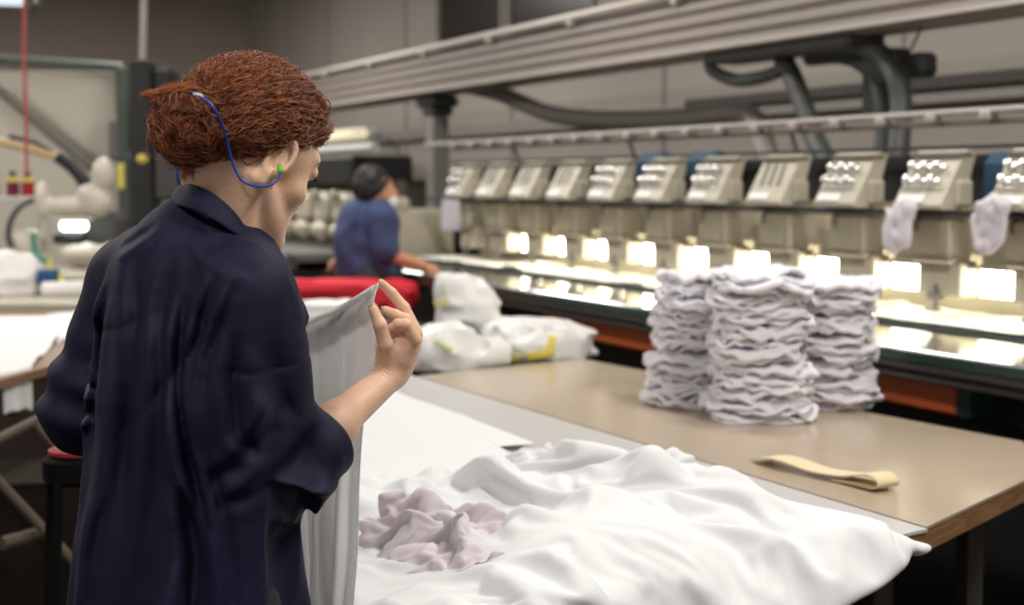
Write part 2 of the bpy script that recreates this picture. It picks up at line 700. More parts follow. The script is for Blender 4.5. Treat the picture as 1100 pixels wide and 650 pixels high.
# pale cloth running over the bed under the needles
m_fabric_bed = mat('bed_fabric', (.86, .83, .76), .8, bump=.2, bscale=30)
nx, ny = 420, 14
xs = np.linspace(x0 + .05, x1 - .05, nx)
ys = np.linspace(3.30, 3.72, ny)
X, Y = np.meshgrid(xs, ys, indexing='ij')
P = np.stack([X, Y, 0 * X], -1).reshape(-1, 3)
Z = 1.008 + .020 * np.clip(fbm(P * [3.2, 6, 1], 3), 0, 2) + .004 * fbm(P * [20, 20, 1], 2)
Z = np.maximum(Z, 1.003)
V = P.copy()
V[:, 1] += .02 * vnoise(P * [4, 1, 1])
V[:, 2] = Z
V2 = V.copy()
V2[:, 2] -= .004
fs = [(i * ny + j, (i + 1) * ny + j, (i + 1) * ny + j + 1, i * ny + j + 1) for i in range(nx - 1) for j in range(ny - 1)]
clo = MB().add(V, fs).build('fabric_strip', m_fabric_bed, None, smooth=True)
tag(clo, 'long strip of white fabric running along the lit bed of the embroidery machine', 'fabric')

# small pale rags hanging between heads
m_rag = mat('rag', (.62, .57, .62), .9, bump=.4, bscale=25)


def rag(px, py, lab, s=1.0):
    c = at_y(px, py, YH - .14)

    def f(P):
        q = (P - c) / s
        d = ell(q, (0, 0, 0), (.070, .024, .085))
        d = smin(d, ell(q, (-.03, 0, -.05), (.035, .02, .05)), .02)
        d = smin(d, ell(q, (.035, 0, .045), (.04, .02, .045)), .02)
        n = fbm(q * [28, 28, 14] + px, 2)
        return (d + .014 * n) * s
    V, Fq = surfnet(f, c - .12 * s, c + .13 * s, .005)
    o = build_mesh('hanging_rag', V, Fq.tolist(), m_rag, None, smooth=True)
    tag(o, lab, 'rag', 'rags hung between the machine heads')
    b = MB().tube([c + [0, .01, .05], c + [.0, .06, .10], c + [0, .09, .14]], .003, 6)
    b.build('string', m_rag, o)


rag(965, 241, 'pale lilac rag hanging between machine heads, the left one of two')
rag(1064, 240, 'pale lilac rag hanging at the right edge, beside the last machine head in view')

# ------------------------------------------------------------ gantry beam, post, hoses
m_beam = mat('gantry_paint', (.27, .235, .21), .45)
m_beam_l = mat('gantry_light', (.40, .36, .32), .4)
m_hose = mat('hose_grey', (.055, .058, .055), .5)
m_hose_l = mat('hose_light', (.20, .18, .165), .5)
gx0, gx1 = -13.2, 2.2
g = thing('overhead_gantry', (-6, 4.0, 2.1), 'long ribbed pale metal gantry beam running above the embroidery machine', 'beam')
prof = []
z = 2.105
yb = 3.86
prof = [(4.12, 2.10), (yb + .02, 2.10)]
for k in range(4):
    z0 = 2.105 + k * .066
    prof += [(yb, z0), (yb - .012, z0 + .012), (yb - .012, z0 + .040), (yb + .01, z0 + .050), (yb + .01, z0 + .062)]
prof += [(yb + .02, 2.38), (4.12, 2.38)]
MB().prism(prof, 'x', gx0, gx1).build('beam', m_beam, g)
MB().tube([(gx0, yb - .02, 2.405), (gx1, yb - .02, 2.405)], .026, 10).build('top_rail', m_beam_l, g)
MB().box(((gx0 + gx1) / 2, yb - .025, 2.113), (gx1 - gx0, .03, .020), bev=.004).build('lower_lip', m_beam_l, g)
for x in np.arange(gx0 + .5, gx1, 1.1):
    MB().box((x, yb - .02, 2.38), (.05, .05, .05), bev=.005).build('rail_bracket', m_beam_l, g)
px_ = at_y(470, 160, 4.0)[0]
pst = MB()
pst.box((px_, 4.0, 1.02), (.13, .13, 2.02), bev=.012)
pst.build('post', m_grey, g)
MB().box((px_, 4.0, 2.05), (.30, .22, .08), bev=.02).box((px_, 4.0, 1.985), (.20, .18, .06), bev=.02).build('post_cap', m_hose, g)
MB().box((px_, 4.0, .01), (.3, .3, .02), bev=.005).build('post_foot', m_grey, g)
pst = MB()
pst.box((1.6, 4.0, 1.02), (.13, .13, 2.02), bev=.012)
pst.box((1.6, 4.0, 2.05), (.30, .22, .08), bev=.02)
pst.build('post', m_grey, g)


def hose(name, pts, r, m, label, y0=None, cat='hose', flat=1.0, grp='hoses between the gantry and the machine'):
    P = [at_y(a, b_, c_) for a, b_, c_ in pts]
    P = catmull(P, 10)
    o = MB().tube(P, r, 12, flat=flat).build(name, m, None, smooth=True)
    return tag(o, label, cat, grp)


hose('cable_hose', [(500, 92, 4.25), (540, 102, 4.2), (590, 122, 4.2), (650, 129, 4.2), (730, 128, 4.2), (790, 122, 4.2), (812, 130, 4.15), (822, 160, 4.05), (838, 205, 3.95), (842, 240, 3.92)], .055, m_hose_l,
     'thick grey-brown hose sagging along under the gantry and down behind the heads')
hose('cable_hose', [(762, 62, 4.0), (766, 76, 3.98), (790, 86, 3.98), (815, 84, 3.98), (838, 76, 4.0), (850, 68, 4.02)], .032, m_hose,
     'dark hose loop hanging just under the gantry beam')
hose('cable_hose', [(838, 58, 4.1), (850, 80, 4.0), (862, 110, 3.98), (876, 150, 3.96), (893, 185, 3.9), (903, 240, 3.88)], .045, m_hose,
     'straight dark grey duct slanting down from the gantry between two heads')
hose('cable_hose', [(880, 50, 4.1), (915, 48, 4.05), (945, 58, 4.0), (962, 82, 3.98), (968, 110, 3.98), (966, 150, 3.95), (962, 200, 3.9), (962, 240, 3.9)], .045, m_hose,
     'thick dark hose arching over and down at right of the gantry')
hose('cable_hose', [(870, 62, 4.2), (905, 60, 4.15), (932, 72, 4.1), (946, 98, 4.06), (950, 140, 4.05), (945, 190, 4.0), (945, 240, 3.9)], .040, m_hose,
     'second dark hose lying inside the thick arching one')
c = at_y(890, 60, 4.15)
o = MB().box((c[0] - .1, 4.0, c[2] + .03), (1.1, .22, .06), bev=.02).build('hose_tray', m_hose)
tag(o, 'dark tray under the gantry from which the hoses drop', 'tray')
c = at_y(942, 95, 4.06)
c2 = at_y(975, 88, 4.06)
o = thing('control_box', (c[0], 4.1, c[2] - .2), 'black box and bracket among the hoses under the gantry', 'box')
MB().box((c[0] - .01, 4.12, c[2] + .02), (.16, .16, .30), bev=.02).build('box_body', m_black, o)
MB().box((c2[0] + .0, 4.12, c2[2] + .07), (.14, .1, .1), bev=.02).build('bracket', m_hose, o)
MB().tube([at_y(975, 60, 4.06), at_y(990, 30, 4.0)], .006, 6).build('hanger_wire', m_hose, o)

# ------------------------------------------------------------ farther machine at the end of the row
fm = thing('embroidery_machine', (-11.8, 3.5, 0), 'farther unlit grey embroidery machine with spool cones, seen beyond the two women', 'embroidery machine')
fx0, fx1 = -13.6, -9.9
MB().box(((fx0 + fx1) / 2, 3.45, .93), (fx1 - fx0, .9, .07), bev=.01).build('bed', m_grey, fm)
MB().box(((fx0 + fx1) / 2, 3.0, .90), (fx1 - fx0, .1, .14), bev=.02).build('front_rail', mat('rail_blue_grey', (.11, .115, .125), .45), fm)
MB().box(((fx0 + fx1) / 2, 3.5, .42), (fx1 - fx0, .6, .84), bev=.01).build('base', m_black, fm)
MB().box(((fx0 + fx1) / 2, 3.85, 1.3), (fx1 - fx0, .1, .42), bev=.01).build('arm_beam', m_cap, fm)
MB().box(((fx0 + fx1) / 2, 3.7, 1.57), (fx1 - fx0, .5, .20), bev=.02).build('top_box', m_black, fm)
MB().tube([(fx0, 3.5, 1.72), (fx1 + .4, 3.5, 1.72)], .035, 8).build('thread_rail', m_lampbody, fm)
for i in range(8):
    x = fx0 + .3 + i * .46
    h = MB()
    h.box((x, 3.55, 1.28), (.24, .3, .24), bev=.05)
    h.box((x, 3.45, 1.11), (.18, .16, .16), bev=.06, taper=1.3)
    h.build('sewing_head', m_cream, fm)
    MB().box((x + .02, 3.38, 1.385), (.16, .05, .06), bev=.02).build('needle_case', m_olive, fm)
# white cabinet with a paper pinned to it at the left end of the lit machine
cb = thing('control_cabinet', (-8.75, 3.35, 0), 'cream control cabinet at the far left end of the lit embroidery machine', 'cabinet')
MB().box((-8.75, 3.45, .65), (.42, .5, 1.3), bev=.02).box((-8.75, 3.3, 1.33), (.42, .2, .1), bev=.03).build('body', m_cream, cb)
MB().box((-8.72, 3.19, 1.14), (.30, .02, .20), bev=.01).build('screen', mat('pale_screen', (.75, .68, .5), .5, emit=.35), cb)
c = at_y(484, 231, 3.15)
o = MB().box((c[0], 3.15, c[2]), (.24, .006, .17), bev=.002).build('paper_sheet', mat('paper_lilac', (.58, .52, .58), .8))
tag(o, 'pale lilac paper sheet fixed at the left end of the machine', 'paper')
o.name = 'paper_sheet'
# lamp glowing at far left, half behind the woman's hair
c = at_y(367, 146, 4.6)
ww = at_y(386, 146, 4.6)[0] - at_y(330, 146, 4.6)[0]
t = thing('wall_lamp', (c[0], 4.6, c[2]), "warm glowing lamp tube on the back wall beside the woman's forehead", 'lamp')
MB().tube([(c[0] - ww / 2 - .2, 4.62, c[2] + .01), (c[0] + ww / 3, 4.62, c[2] + .01)], .055, 10).build('tube', mat('warm_tube', (1, .85, .6), .5, emit=.62), t, smooth=True)
MB().box((c[0] - .1, 4.72, c[2] + .0), (ww + .1, .08, .1), bev=.01).build('housing', m_lampbody, t)
MB().box((c[0] - .1, 4.96, c[2]), (.1, .46, .05)).build('bracket', m_lampbody, t)
# ------------------------------------------------------------ tables
TZ = .85
m_top = mat('table_laminate', (.45, .36, .265), .28, vary=.05, vscale=3, coat=.3)
m_edge = mat('table_edge_wood', (.24, .125, .055), .5, vary=.25, vscale=12, stretch=(1, 1, 8))
m_leg = mat('table_leg_steel', (.06, .055, .05), .45)
m_wtop = mat('near_table_top', (.52, .50, .49), .35)
m_dtop = mat('dark_table_top', (.03, .028, .026), .5)


def table(poly, z, th, mtop, medge, label, legs):
    c = np.mean(poly, axis=0)
    t = thing('work_table', (c[0], c[1], 0), label, 'table')
    MB().prism([tuple(p) for p in poly], 'z', z - .006, z).build('tabletop', mtop, t)
    q = c + (np.array(poly) - c) * .998
    MB().prism([tuple(p) for p in q], 'z', z - th, z - .006).build('table_edge', medge, t)
    for x, y in legs:
        MB().box((x, y, (z - th) / 2), (.05, .05, z - th), bev=.005).build('leg', m_leg, t)
    for x in sorted({p[0] for p in legs}):
        ly = [p[1] for p in legs if abs(p[0] - x) < .01]
        if len(ly) > 1:
            MB().box((x, (min(ly) + max(ly)) / 2, z - th - .04), (.03, max(ly) - min(ly), .06)).build('cross_rail', m_leg, t)
    return t


A1 = at_z(995, 566, TZ)[:2]
A2 = at_z(1128, 503, TZ)[:2]
A3 = at_z(1098, 474, TZ)[:2]
A4 = at_z(622, 385, TZ)[:2]
A5 = at_z(448, 404, TZ)[:2]
JY = A1[1]
brown = table([A1, A2, A3, A4, A5], TZ, .048, m_top, m_edge,
              'brown laminate work table with the stack of white garments on it', [(-2.35, 2.0), (-2.55, 2.45), (-4.2, 1.95), (-4.35, 2.35)])
# table under the white cloth, running off to the left behind the woman
NX0, NX1 = A1[0] + .012, -5.0
sl = (A5[1] - A1[1]) / (A5[0] - A1[0])
yj = lambda x: A1[1] + sl * (x - A1[0]) - .008
NF = .90
NXF = -1.80
near = table([(NXF, NF), (NX0, yj(NX0)), (NX1, yj(NX1)), (NX1, NF)], TZ, .04, m_wtop, m_edge,
             'long pale work table half hidden under the white sheets, in front of the woman', [(-2.3, 1.0), (-2.3, 1.7), (-4.8, 1.0), (-4.8, 1.5)])
# dark table behind it, carrying the bags and the red fabric
DX0, DX1 = -4.72, -7.4
dark = table([(DX0, yj(DX0) + .02), (DX0, 2.45), (DX1, 2.45), (DX1, yj(DX1) + .02)], TZ - .02, .04, m_dtop, m_dtop,
             'dark work table holding the white plastic bags and the red fabric', [(-4.9, 1.9), (-4.9, 2.35), (-7.2, 1.9), (-7.2, 2.35)])
# ------------------------------------------------------------ the woman in the navy smock
R0, D0 = -.435, 1.90
WB = thing('person', tuple(RIGHT * R0 + HEAD * D0), 'woman with red hair in a bun and navy smock holding up a white sheet', 'person')
WB.rotation_euler = (0, 0, ROTZ)


def L(px, py, d):
    p = at_d(px, py, d)
    return np.array([p @ RIGHT - R0, p @ HEAD - D0, p[2]])


def wmesh(name, V, Fq, m, parent, smooth=True):
    """vertices are in the woman's own frame"""
    me = bpy.data.meshes.new(name)
    me.from_pydata(np.asarray(V).tolist(), [], Fq if isinstance(Fq, list) else Fq.tolist())
    me.validate()
    if smooth:
        me.polygons.foreach_set('use_smooth', [True] * len(me.polygons))
    me.materials.append(m)
    o = bpy.data.objects.new(name, me)
    COL.objects.link(o)
    o.parent = parent
    return o


m_skin = mat('skin', (.78, .49, .335), .5, sss=.12, bump=.12, bscale=260, vary=.05, vscale=30)
m_navy = mat('navy_cotton', (.0060, .0063, .026), .68, bump=.2, bscale=26, spec=.24)
m_trouser = mat('dark_trousers', (.012, .012, .02), .8)
m_shoe = mat('black_shoe', (.01, .01, .01), .5)

# ---- head, sculpted in its own frame (x right, y forward, z up, origin between the ears)
HY, HP, HR = math.radians(43), math.radians(27), math.radians(7)
RH = rotm('Z', -HY) @ rotm('X', -HP) @ rotm('Y', HR)
HS = .98
EAR = L(298, 175, 1.865)
HC = EAR - RH @ (np.array([.074, -.005, -.002]) * HS)


def skull(q):
    return ell(q, (0, -.012, .040), (.071, .092, .082))


def f_head(q):
    x = np.abs(q[:, 0])
    qa = q.copy()
    qa[:, 0] = x
    d = skull(q)
    d = smin(d, ell(q, (0, .046, .010), (.052, .043, .060)), .02)          # face block
    d = smin(d, ell(q, (0, .050, -.050), (.046, .044, .046)), .02)         # lower face
    d = smin(d, cone(qa, (.056, .0, -.035), (.018, .074, -.085), .015, .017), .022)  # jaw
    d = smin(d, ell(q, (0, .090, -.086), (.021, .017, .017)), .014)        # chin
    d = smin(d, ell(qa, (.040, .060, -.018), (.020, .018, .018)), .018)    # cheek
    d = smin(d, ell(q, (0, .073, .038), (.045, .012, .012)), .015)         # brow
    d = smax(d, -ell(qa, (.032, .103, .024), (.018, .016, .012)), .012)    # eye sockets
    d = smin(d, ell(qa, (.031, .077, .022), (.013, .012, .011)), .003)     # lids
    d = smin(d, cone(q, (0, .086, .018), (0, .099, -.022), .0065, .0080), .010)  # nose
    d = smin(d, ell(qa, (.008, .092, -.026), (.007, .009, .007)), .006)
    d = smin(d, ell(q, (0, .088, -.0515), (.019, .007, .0055)), .006)      # lips
    d = smin(d, ell(q, (0, .086, -.0600), (.016, .007, .0060)), .006)
    d = smax(d, -ell(q, (0, .096, -.0555), (.020, .005, .0012)), .002)
    d = smin(d, ell(q, (0, -.045, -.02), (.050, .045, .06)), .03)          # nape
    # ears
    e = q - np.array([.074, -.006, 0.0])
    e2 = np.stack([np.abs(q[:, 0]) - .072, q[:, 1] + .006, q[:, 2]], 1)
    Re = rotm('X', math.radians(-14)) @ rotm('Z', math.radians(-22))
    e3 = e2 @ Re / 1.12
    rim = np.sqrt((np.sqrt((e3[:, 1] / .56) ** 2 + ((e3[:, 2] - .004)) ** 2) - .024) ** 2 * .55 + (e3[:, 0] - .006) ** 2) - .0046
    lobe = ell(e3, (.004, .004, -.026), (.004, .0075, .009))
    plate = ell(e3, (.001, 0, .0), (.0040, .016, .026))
    tragus = ell(e3, (.003, .012, -.005), (.004, .004, .006))
    ear = smin(smin(smin(rim, lobe, .004), plate, .003), tragus, .003) * 1.12
    return smin(d, ear, .004)


def toW(V):
    return HC + (V * HS) @ RH.T


Vh, Fh = surfnet(f_head, (-.10, -.12, -.125), (.10, .13, .14), .0021)
Vh = toW(Vh)


def toH(P):
    return ((P - HC) @ RH) / HS


# ---- torso frame
TY = math.radians(55)
RT = rotm('Z', -TY)           # torso-local -> woman frame
NB = L(232, 236, 1.905)       # base of neck
SHR = L(264, 317, 1.81)
SHL = L(140, 300, 2.06)
ELR = L(292, 514, 1.85)
WRR = L(420, 403, 2.05)
ELL = L(90, 438, 2.05)
WRL = L(180, 405, 2.28)


def f_neck(P):
    top = toW(np.array([[0, -.028, -.02]]))[0]
    jaw = toW(np.array([[0, .02, -.06]]))[0]
    d = cone(P, NB + [-.006, 0, -.03], top, .056, .051)
    d = smin(d, cone(P, NB + [.0, .0, -.02], jaw, .046, .040), .02)
    # neck tendon running from behind the ear to the collar
    mast = toW(np.array([[.060, -.02, -.035]]))[0]
    d = smin(d, cone(P, NB + [.030, -.028, -.02], mast, .020, .014), .018)
    d = smin(d, ell(P, NB + [-.02, 0, -.09], (.10, .08, .07)), .04)
    return d


Vn, Fn = surfnet(lambda P: smin(f_neck(P), f_head(toH(P)) * HS, .018), NB - [.16, .16, .16], NB + [.2, .16, .14], .0032)
keep = None

# one head-and-neck surface instead of two
lo = np.minimum(Vh.min(0), NB - [.15, .13, .17]) - .01
hi = np.maximum(Vh.max(0), NB + .1) + .01
Vn, Fn = surfnet(lambda P: smin(f_neck(P), f_head(toH(P)) * HS, .016), lo, hi, .0022)

# ---- right hand and forearm
PX = lambda a, b, d: L(a, b, d)
ax = lambda p: np.array(p)
fing = [
    # points (px,py,depth) and radii in mm
    ([(445, 354, 2.062), (434, 331, 2.066), (421, 315, 2.066), (410, 304.5, 2.064)], [10.0, 8.8, 7.6, 6.2]),   # index
    ([(447, 359, 2.048), (435, 343, 2.042), (424, 338, 2.040), (414, 333.5, 2.042)], [10.0, 8.8, 7.8, 6.6]),   # middle
    ([(446, 365, 2.030), (436, 349, 2.020), (427, 348, 2.018), (421, 354, 2.024)], [9.8, 8.6, 7.6, 6.4]),   # ring
    ([(440, 372, 2.060), (432, 356, 2.078), (422, 352, 2.086), (414, 356, 2.088)], [9.0, 7.6, 6.8, 5.8]),   # little
]
thumb = ([(414, 394, 2.035), (414, 370, 2.015), (408, 349, 2.008), (401, 333, 2.010)], [13.5, 11.0, 9.6, 7.2])


def f_hand(P):
    w = PX(421, 402, 2.05)
    d = cone(P, PX(422, 400, 2.05), PX(434, 366, 2.048), .021, .024)
    d = smin(d, ell(P, PX(431, 378, 2.05), (.022, .024, .030)), .012)
    d = smin(d, cone(P, PX(444, 357, 2.058), PX(441, 371, 2.04), .0115, .0125), .010)
    d = smin(d, cone(P, PX(413, 396, 2.035), PX(417, 376, 2.025), .0150, .0125), .012)     # thumb mound
    d = smin(d, cone(P, PX(438, 372, 2.06), PX(432, 395, 2.06), .014, .015), .012)
    for pts, r in fing:
        c = chain(P, [PX(*p) for p in pts], [x / 1000 for x in r], .003)
        d = smin(d, c, .0035)
    c = chain(P, [PX(*p) for p in thumb[0]], [x / 1000 for x in thumb[1]], .004)
    d = smin(d, c, .005)
    # nails
    tip = PX(400, 331, 2.003)
    # forearm
    el = ELR
    dirv = WRR - el
    fa = cone(P, el, el + dirv * .5, .033, .0285)
    fa = smin(fa, cone(P, el + dirv * .5, PX(421, 403, 2.05), .0285, .0205), .02)
    d = smin(d, fa, .012)
    # creases at the wrist and thumb base
    cr = P @ np.array([.55, .1, .83])
    m = np.exp(-((np.linalg.norm(P - PX(409, 399, 2.03), axis=1) / .017) ** 2))
    d = d + .0011 * m * np.sin(cr * 1500 + 3 * vnoise(P * 90))
    return d


a = np.minimum.reduce([ELR, WRR]) - .06
b_ = np.maximum.reduce([ELR, WRR]) + [.07, .07, .16]
Va, Fa = surfnet(f_hand, a, b_, .0016)

# ---- hidden body under the clothes: chest, hips, upper arms, left forearm and hand, legs
def f_body(P):
    C = NB.copy()
    d = cone(P, NB + [-.02, .0, -.15], (0.0, .0, .95), .065, .08)
    d = smin(d, cone(P, SHR + [-.05, .04, -.01], SHL + [.05, -.04, -.01], .035, .035), .03)
    d = smin(d, ell(P, (0, 0, .95), (.12, .12, .13)), .05)
    d = smin(d, chain(P, [SHR, ELR], [.042, .036]), .03)
    d = smin(d, chain(P, [SHL, ELL, WRL], [.042, .036, .022]), .02)
    hd = WRL + np.array([.07, .03, .045])
    d = smin(d, cone(P, WRL, hd, .022, .026), .01)
    for k in range(4):
        o = np.array([.006 * k, .0, -.017 * k])
        d = smin(d, chain(P, [hd + o + [0, 0, .02], hd + o + [.035, .01, .03], hd + o + [.055, -.01, .022]], [.009, .008, .0065], .003), .004)
    d = smin(d, chain(P, [WRL + [.02, -.01, .02], WRL + [.06, -.035, .05], WRL + [.10, -.035, .075]], [.013, .010, .007], .004), .005)
    for s in (-1, 1):
        hip = RT @ np.array([.085 * s, 0, .90]) + 0
        kn = RT @ np.array([.085 * s, .02, .50])
        an = RT @ np.array([.09 * s, -.01 + .03 * s, .09])
        toe = RT @ np.array([.10 * s, .13 + .03 * s, .035])
        d = smin(d, chain(P, [hip, kn, an], [.082, .058, .04]), .02)
        d = smin(d, cone(P, an + [0, 0, -.035], toe, .038, .03), .02)
    return d


Vb, Fb = surfnet(f_body, (-.42, -.30, .0), (.30, .48, 1.40), .009)
MBb = MB()
for V_, F_ in ((Vn, Fn), (Va, Fa), (Vb, Fb)):
    MBb.add(V_, F_.tolist())
body = wmesh('body', np.concatenate(MBb.v), MBb.f, m_skin, WB)

# nails on thumb and index finger
m_nail = mat('nail', (.66, .40, .30), .25)
for (p0, p1, r) in ((thumb[0][2], thumb[0][3], .0062), (fing[0][0][2], fing[0][0][3], .0052), (fing[1][0][2], fing[1][0][3], .0054)):
    a_, b2 = PX(*p0), PX(*p1)
    u = (b2 - a_) / np.linalg.norm(b2 - a_)
    n_ = np.array([-.35, -.9, .2]) if p0 is thumb[0][2] else np.array([.5, -.25, .8])
    n_ = n_ - u * (n_ @ u)
    n_ /= np.linalg.norm(n_)
    s_ = np.cross(u, n_)
    c_ = b2 + n_ * r * .86 + u * .0015
    M = np.stack([s_, u, n_], 1)
    V_ = []
    for i in range(5):
        for j in range(5):
            x_, y_ = (i - 2) / 2, (j - 2) / 2
            V_.append(c_ + M @ np.array([x_ * r * .72 * (1 - .18 * y_ * y_), y_ * r * 1.05, -.0016 * x_ * x_ - .0006 * y_ * y_]))
    wmesh('fingernail', V_, [(i * 5 + j, i * 5 + 5 + j, i * 5 + 6 + j, i * 5 + 1 + j) for i in range(4) for j in range(4)], m_nail, body)

# ---- eye lashes and brow, small but in profile
m_lash = mat('lash', (.03, .015, .01), .6)
for s in (-1, 1):
    b = MB()
    for k in range(9):
        t = k / 8
        p0 = np.array([s * (.022 + .020 * t), .0865 - .006 * t * t, .0175])
        p1 = p0 + np.array([s * .002, .008, -.004])
        b.tube(toW(np.array([p0, (p0 + p1) / 2 + [0, .001, -.001], p1])), [.0007, .0005, .0002], 4)
    wmesh('eyelashes', np.concatenate(b.v), b.f, m_lash, WB)
    pts = np.array([[s * .012, .0885, .036], [s * .025, .087, .041], [s * .040, .079, .039], [s * .047, .072, .034]])
    b = MB().tube(toW(catmull(pts, 5)), [.0022] * 16, 6, flat=.5)
    wmesh('eyebrow', np.concatenate(b.v), b.f, mat('brow', (.12, .05, .02), .8), WB)

# ---- hair
m_hair = mat('red_hair', (.175, .050, .018), .42, vary=.45, vscale=70, spec=.4)
m_hair2 = mat('red_hair_bright', (.36, .11, .032), .40, vary=.35, vscale=60, spec=.45)
m_hair_in = mat('red_hair_dark', (.075, .018, .006), .7, vary=.4, vscale=60)
BUN = L(205, 137, 1.835)
BUNH = toH(BUN[None])[0]


def hairline(q):
    return .020 + .48 * q[:, 1] + .22 * np.clip(q[:, 1] - .02, 0, 1) - .020 * np.clip((-q[:, 1] - .015) / .02, 0, 1) + .022 * np.exp(-((q[:, 1] - .004) / .020) ** 2) * (np.abs(q[:, 0]) > .05) - q[:, 2]


def f_cap(q, noise=True):
    d = ell(q, (0, -.016, .046), (.082, .096, .082))
    d = smin(d, ell(q, (.0, .052, .075), (.055, .034, .030)), .03)
    d = smin(d, ell(q, (.0, -.075, .02), (.065, .04, .05)), .03)
    if noise:
        d = d - .0035 * fbm(q * [22, 16, 22], 3)
    cut = hairline(q)
    d = d + .013 * np.clip(1 + cut / .035, 0, 1.3) * np.clip((q[:, 1] + .0) / .03, 0, 1)
    cut = cut + .004 * vnoise(q * 60)
    # notch in front of and over the ear
    ex = np.abs(q[:, 0])
    return smax(d, cut * .85, .012)


def f_bun(P):
    q = P - BUN
    d = ell(q, (0, 0, 0), (.043, .043, .047))
    ang = np.arctan2(q[:, 2], q[:, 0])
    rr = np.linalg.norm(q[:, [0, 2]], axis=1)
    d = d - .0035 * np.sin(ang * 2 + rr * 210 + 1.5 * vnoise(q * 40)) - .003 * fbm(q * 45, 2)
    return d


Vc, Fc = surfnet(lambda P: smin(f_cap(toH(P)) * HS, f_bun(P), .010), np.minimum(Vh.min(0), BUN - .06) - .03, Vh.max(0) + .04, .0028)
hair = wmesh('hair', Vc, Fc, m_hair_in, WB)


def grad(f, P, e=.0008):
    g = np.stack([f(P + np.eye(3)[k] * e) - f(P - np.eye(3)[k] * e) for k in range(3)], 1)
    return g / (np.linalg.norm(g, axis=1)[:, None] + 1e-9)


def strands(paths, rad, name, m, parent, taper=True):
    """paths (N,K,3); three-sided tubes"""
    Pn = np.asarray(paths)
    N, K, _ = Pn.shape
    T = np.gradient(Pn, axis=1)
    T /= np.linalg.norm(T, axis=2)[..., None] + 1e-9
    up = np.array([.31, .2, .93])
    s = np.cross(T, up)
    s /= np.linalg.norm(s, axis=2)[..., None] + 1e-9
    w_ = np.cross(s, T)
    tp = np.minimum(1, np.minimum(np.arange(K) + .6, (K - 1 - np.arange(K)) + .25) / 3) if taper else np.ones(K)
    rr = (rad if np.ndim(rad) else np.full(N, rad))[:, None] * tp[None]
    ring = []
    for k in range(3):
        a = 2 * PI * k / 3
        ring.append(Pn + rr[..., None] * (s * math.cos(a) + w_ * math.sin(a)))
    V = np.stack(ring, 2).reshape(-1, 3)
    i = np.arange(N)[:, None] * K * 3 + np.arange(K - 1)[None] * 3
    i = i.reshape(-1)
    Fq = np.concatenate([np.stack([i + k, i + (k + 1) % 3, i + 3 + (k + 1) % 3, i + 3 + k], 1) for k in range(3)])
    me = bpy.data.meshes.new(name)
    me.vertices.add(len(V))
    me.vertices.foreach_set('co', V.reshape(-1))
    me.loops.add(len(Fq) * 4)
    me.loops.foreach_set('vertex_index', Fq.reshape(-1).astype(np.int32))
    me.polygons.add(len(Fq))
    me.polygons.foreach_set('loop_start', np.arange(len(Fq), dtype=np.int32) * 4)
    me.polygons.foreach_set('use_smooth', [True] * len(Fq))
    me.update(calc_edges=True)
    me.materials.append(m)
    o = bpy.data.objects.new(name, me)
    COL.objects.link(o)
    o.parent = parent
    return o


# combed hair running from the hairline to the bun
fc = lambda q: f_cap(q, False)
N = 9000
u = RS.randn(N, 3)
u /= np.linalg.norm(u, axis=1)[:, None]
q = np.array([0, -.012, .05]) + u * [.10, .11, .10]
for _ in range(6):
    q = q - grad(fc, q) * fc(q)[:, None]
ok = hairline(q) < -.002
q = q[ok]
N = len(q)
tgt = BUNH + RS.randn(N, 3) * .012
lift = RS.gamma(2.0, .0015, N)
ph = RS.rand(N, 3) * 6.28
amp = .0012 + .0022 * RS.rand(N)
paths = []
for s in range(26):
    dv = tgt - q
    dist = np.linalg.norm(dv, axis=1)[:, None]
    g = grad(fc, q)
    dv = dv - g * (dv * g).sum(1)[:, None]
    dv = dv / (np.linalg.norm(dv, axis=1)[:, None] + 1e-6)
    jit = np.stack([vnoise(q * 26 + k * 9.1 + 0 * s) for k in range(3)], 1)
    dv = dv + .38 * jit
    q = q + dv * np.minimum(.0052, dist * .5)
    q = q - g * (fc(q) - lift - .0012)[:, None] * .8
    wig = np.stack([np.sin(s * (1.1 + .5 * ph[:, k] / 6.28) + ph[:, k]) for k in range(3)], 1) * amp[:, None]
    paths.append(q + wig)
PQ = np.stack(paths, 1)
far = np.abs(fc(PQ.reshape(-1, 3)).reshape(N, 26)).max(1) < .016
far &= np.linalg.norm(np.diff(PQ, axis=1), axis=2).max(1) < .012
PQ = PQ[far]
N = len(PQ)
P_ = toW(PQ.reshape(-1, 3)).reshape(N, 26, 3)
h3 = N * 2 // 3
strands(P_[:h3], .00042 + .0004 * RS.rand(h3), 'hair_strands', m_hair, hair)
strands(P_[h3:], .00036 + .0003 * RS.rand(N - h3), 'hair_strands', m_hair2, hair)

# bun: wound strands
N = 2600
K = 22
axn = np.array([.35, -.80, .25])
axn /= np.linalg.norm(axn)
e1 = np.cross(axn, [0, 0, 1.])
e1 /= np.linalg.norm(e1)
e2 = np.cross(axn, e1)
th0 = RS.rand(N) * 6.28
lat0 = (RS.rand(N) * 2 - 1) * 1.25
t = np.linspace(0, 1, K)
span = 1.2 + RS.rand(N)
th = th0[:, None] + span[:, None] * t[None]
lat = lat0[:, None] + (.55 * (RS.rand(N) - .3))[:, None] * t[None] + .10 * np.sin(th * 5 + th0[:, None])
rad = (.0445 + .0035 * RS.gamma(1.2, .6, N))[:, None] + .0016 * np.sin(th * 9 + 5 * lat) + .0022 * np.sin(lat * 9)
rad = rad + .0009 * np.sin(t * 40 + th0[:, None] * 5)
P_ = BUN + rad[..., None] * (np.cos(lat)[..., None] * (np.cos(th)[..., None] * e1 + np.sin(th)[..., None] * e2) + np.sin(lat)[..., None] * axn * .95)
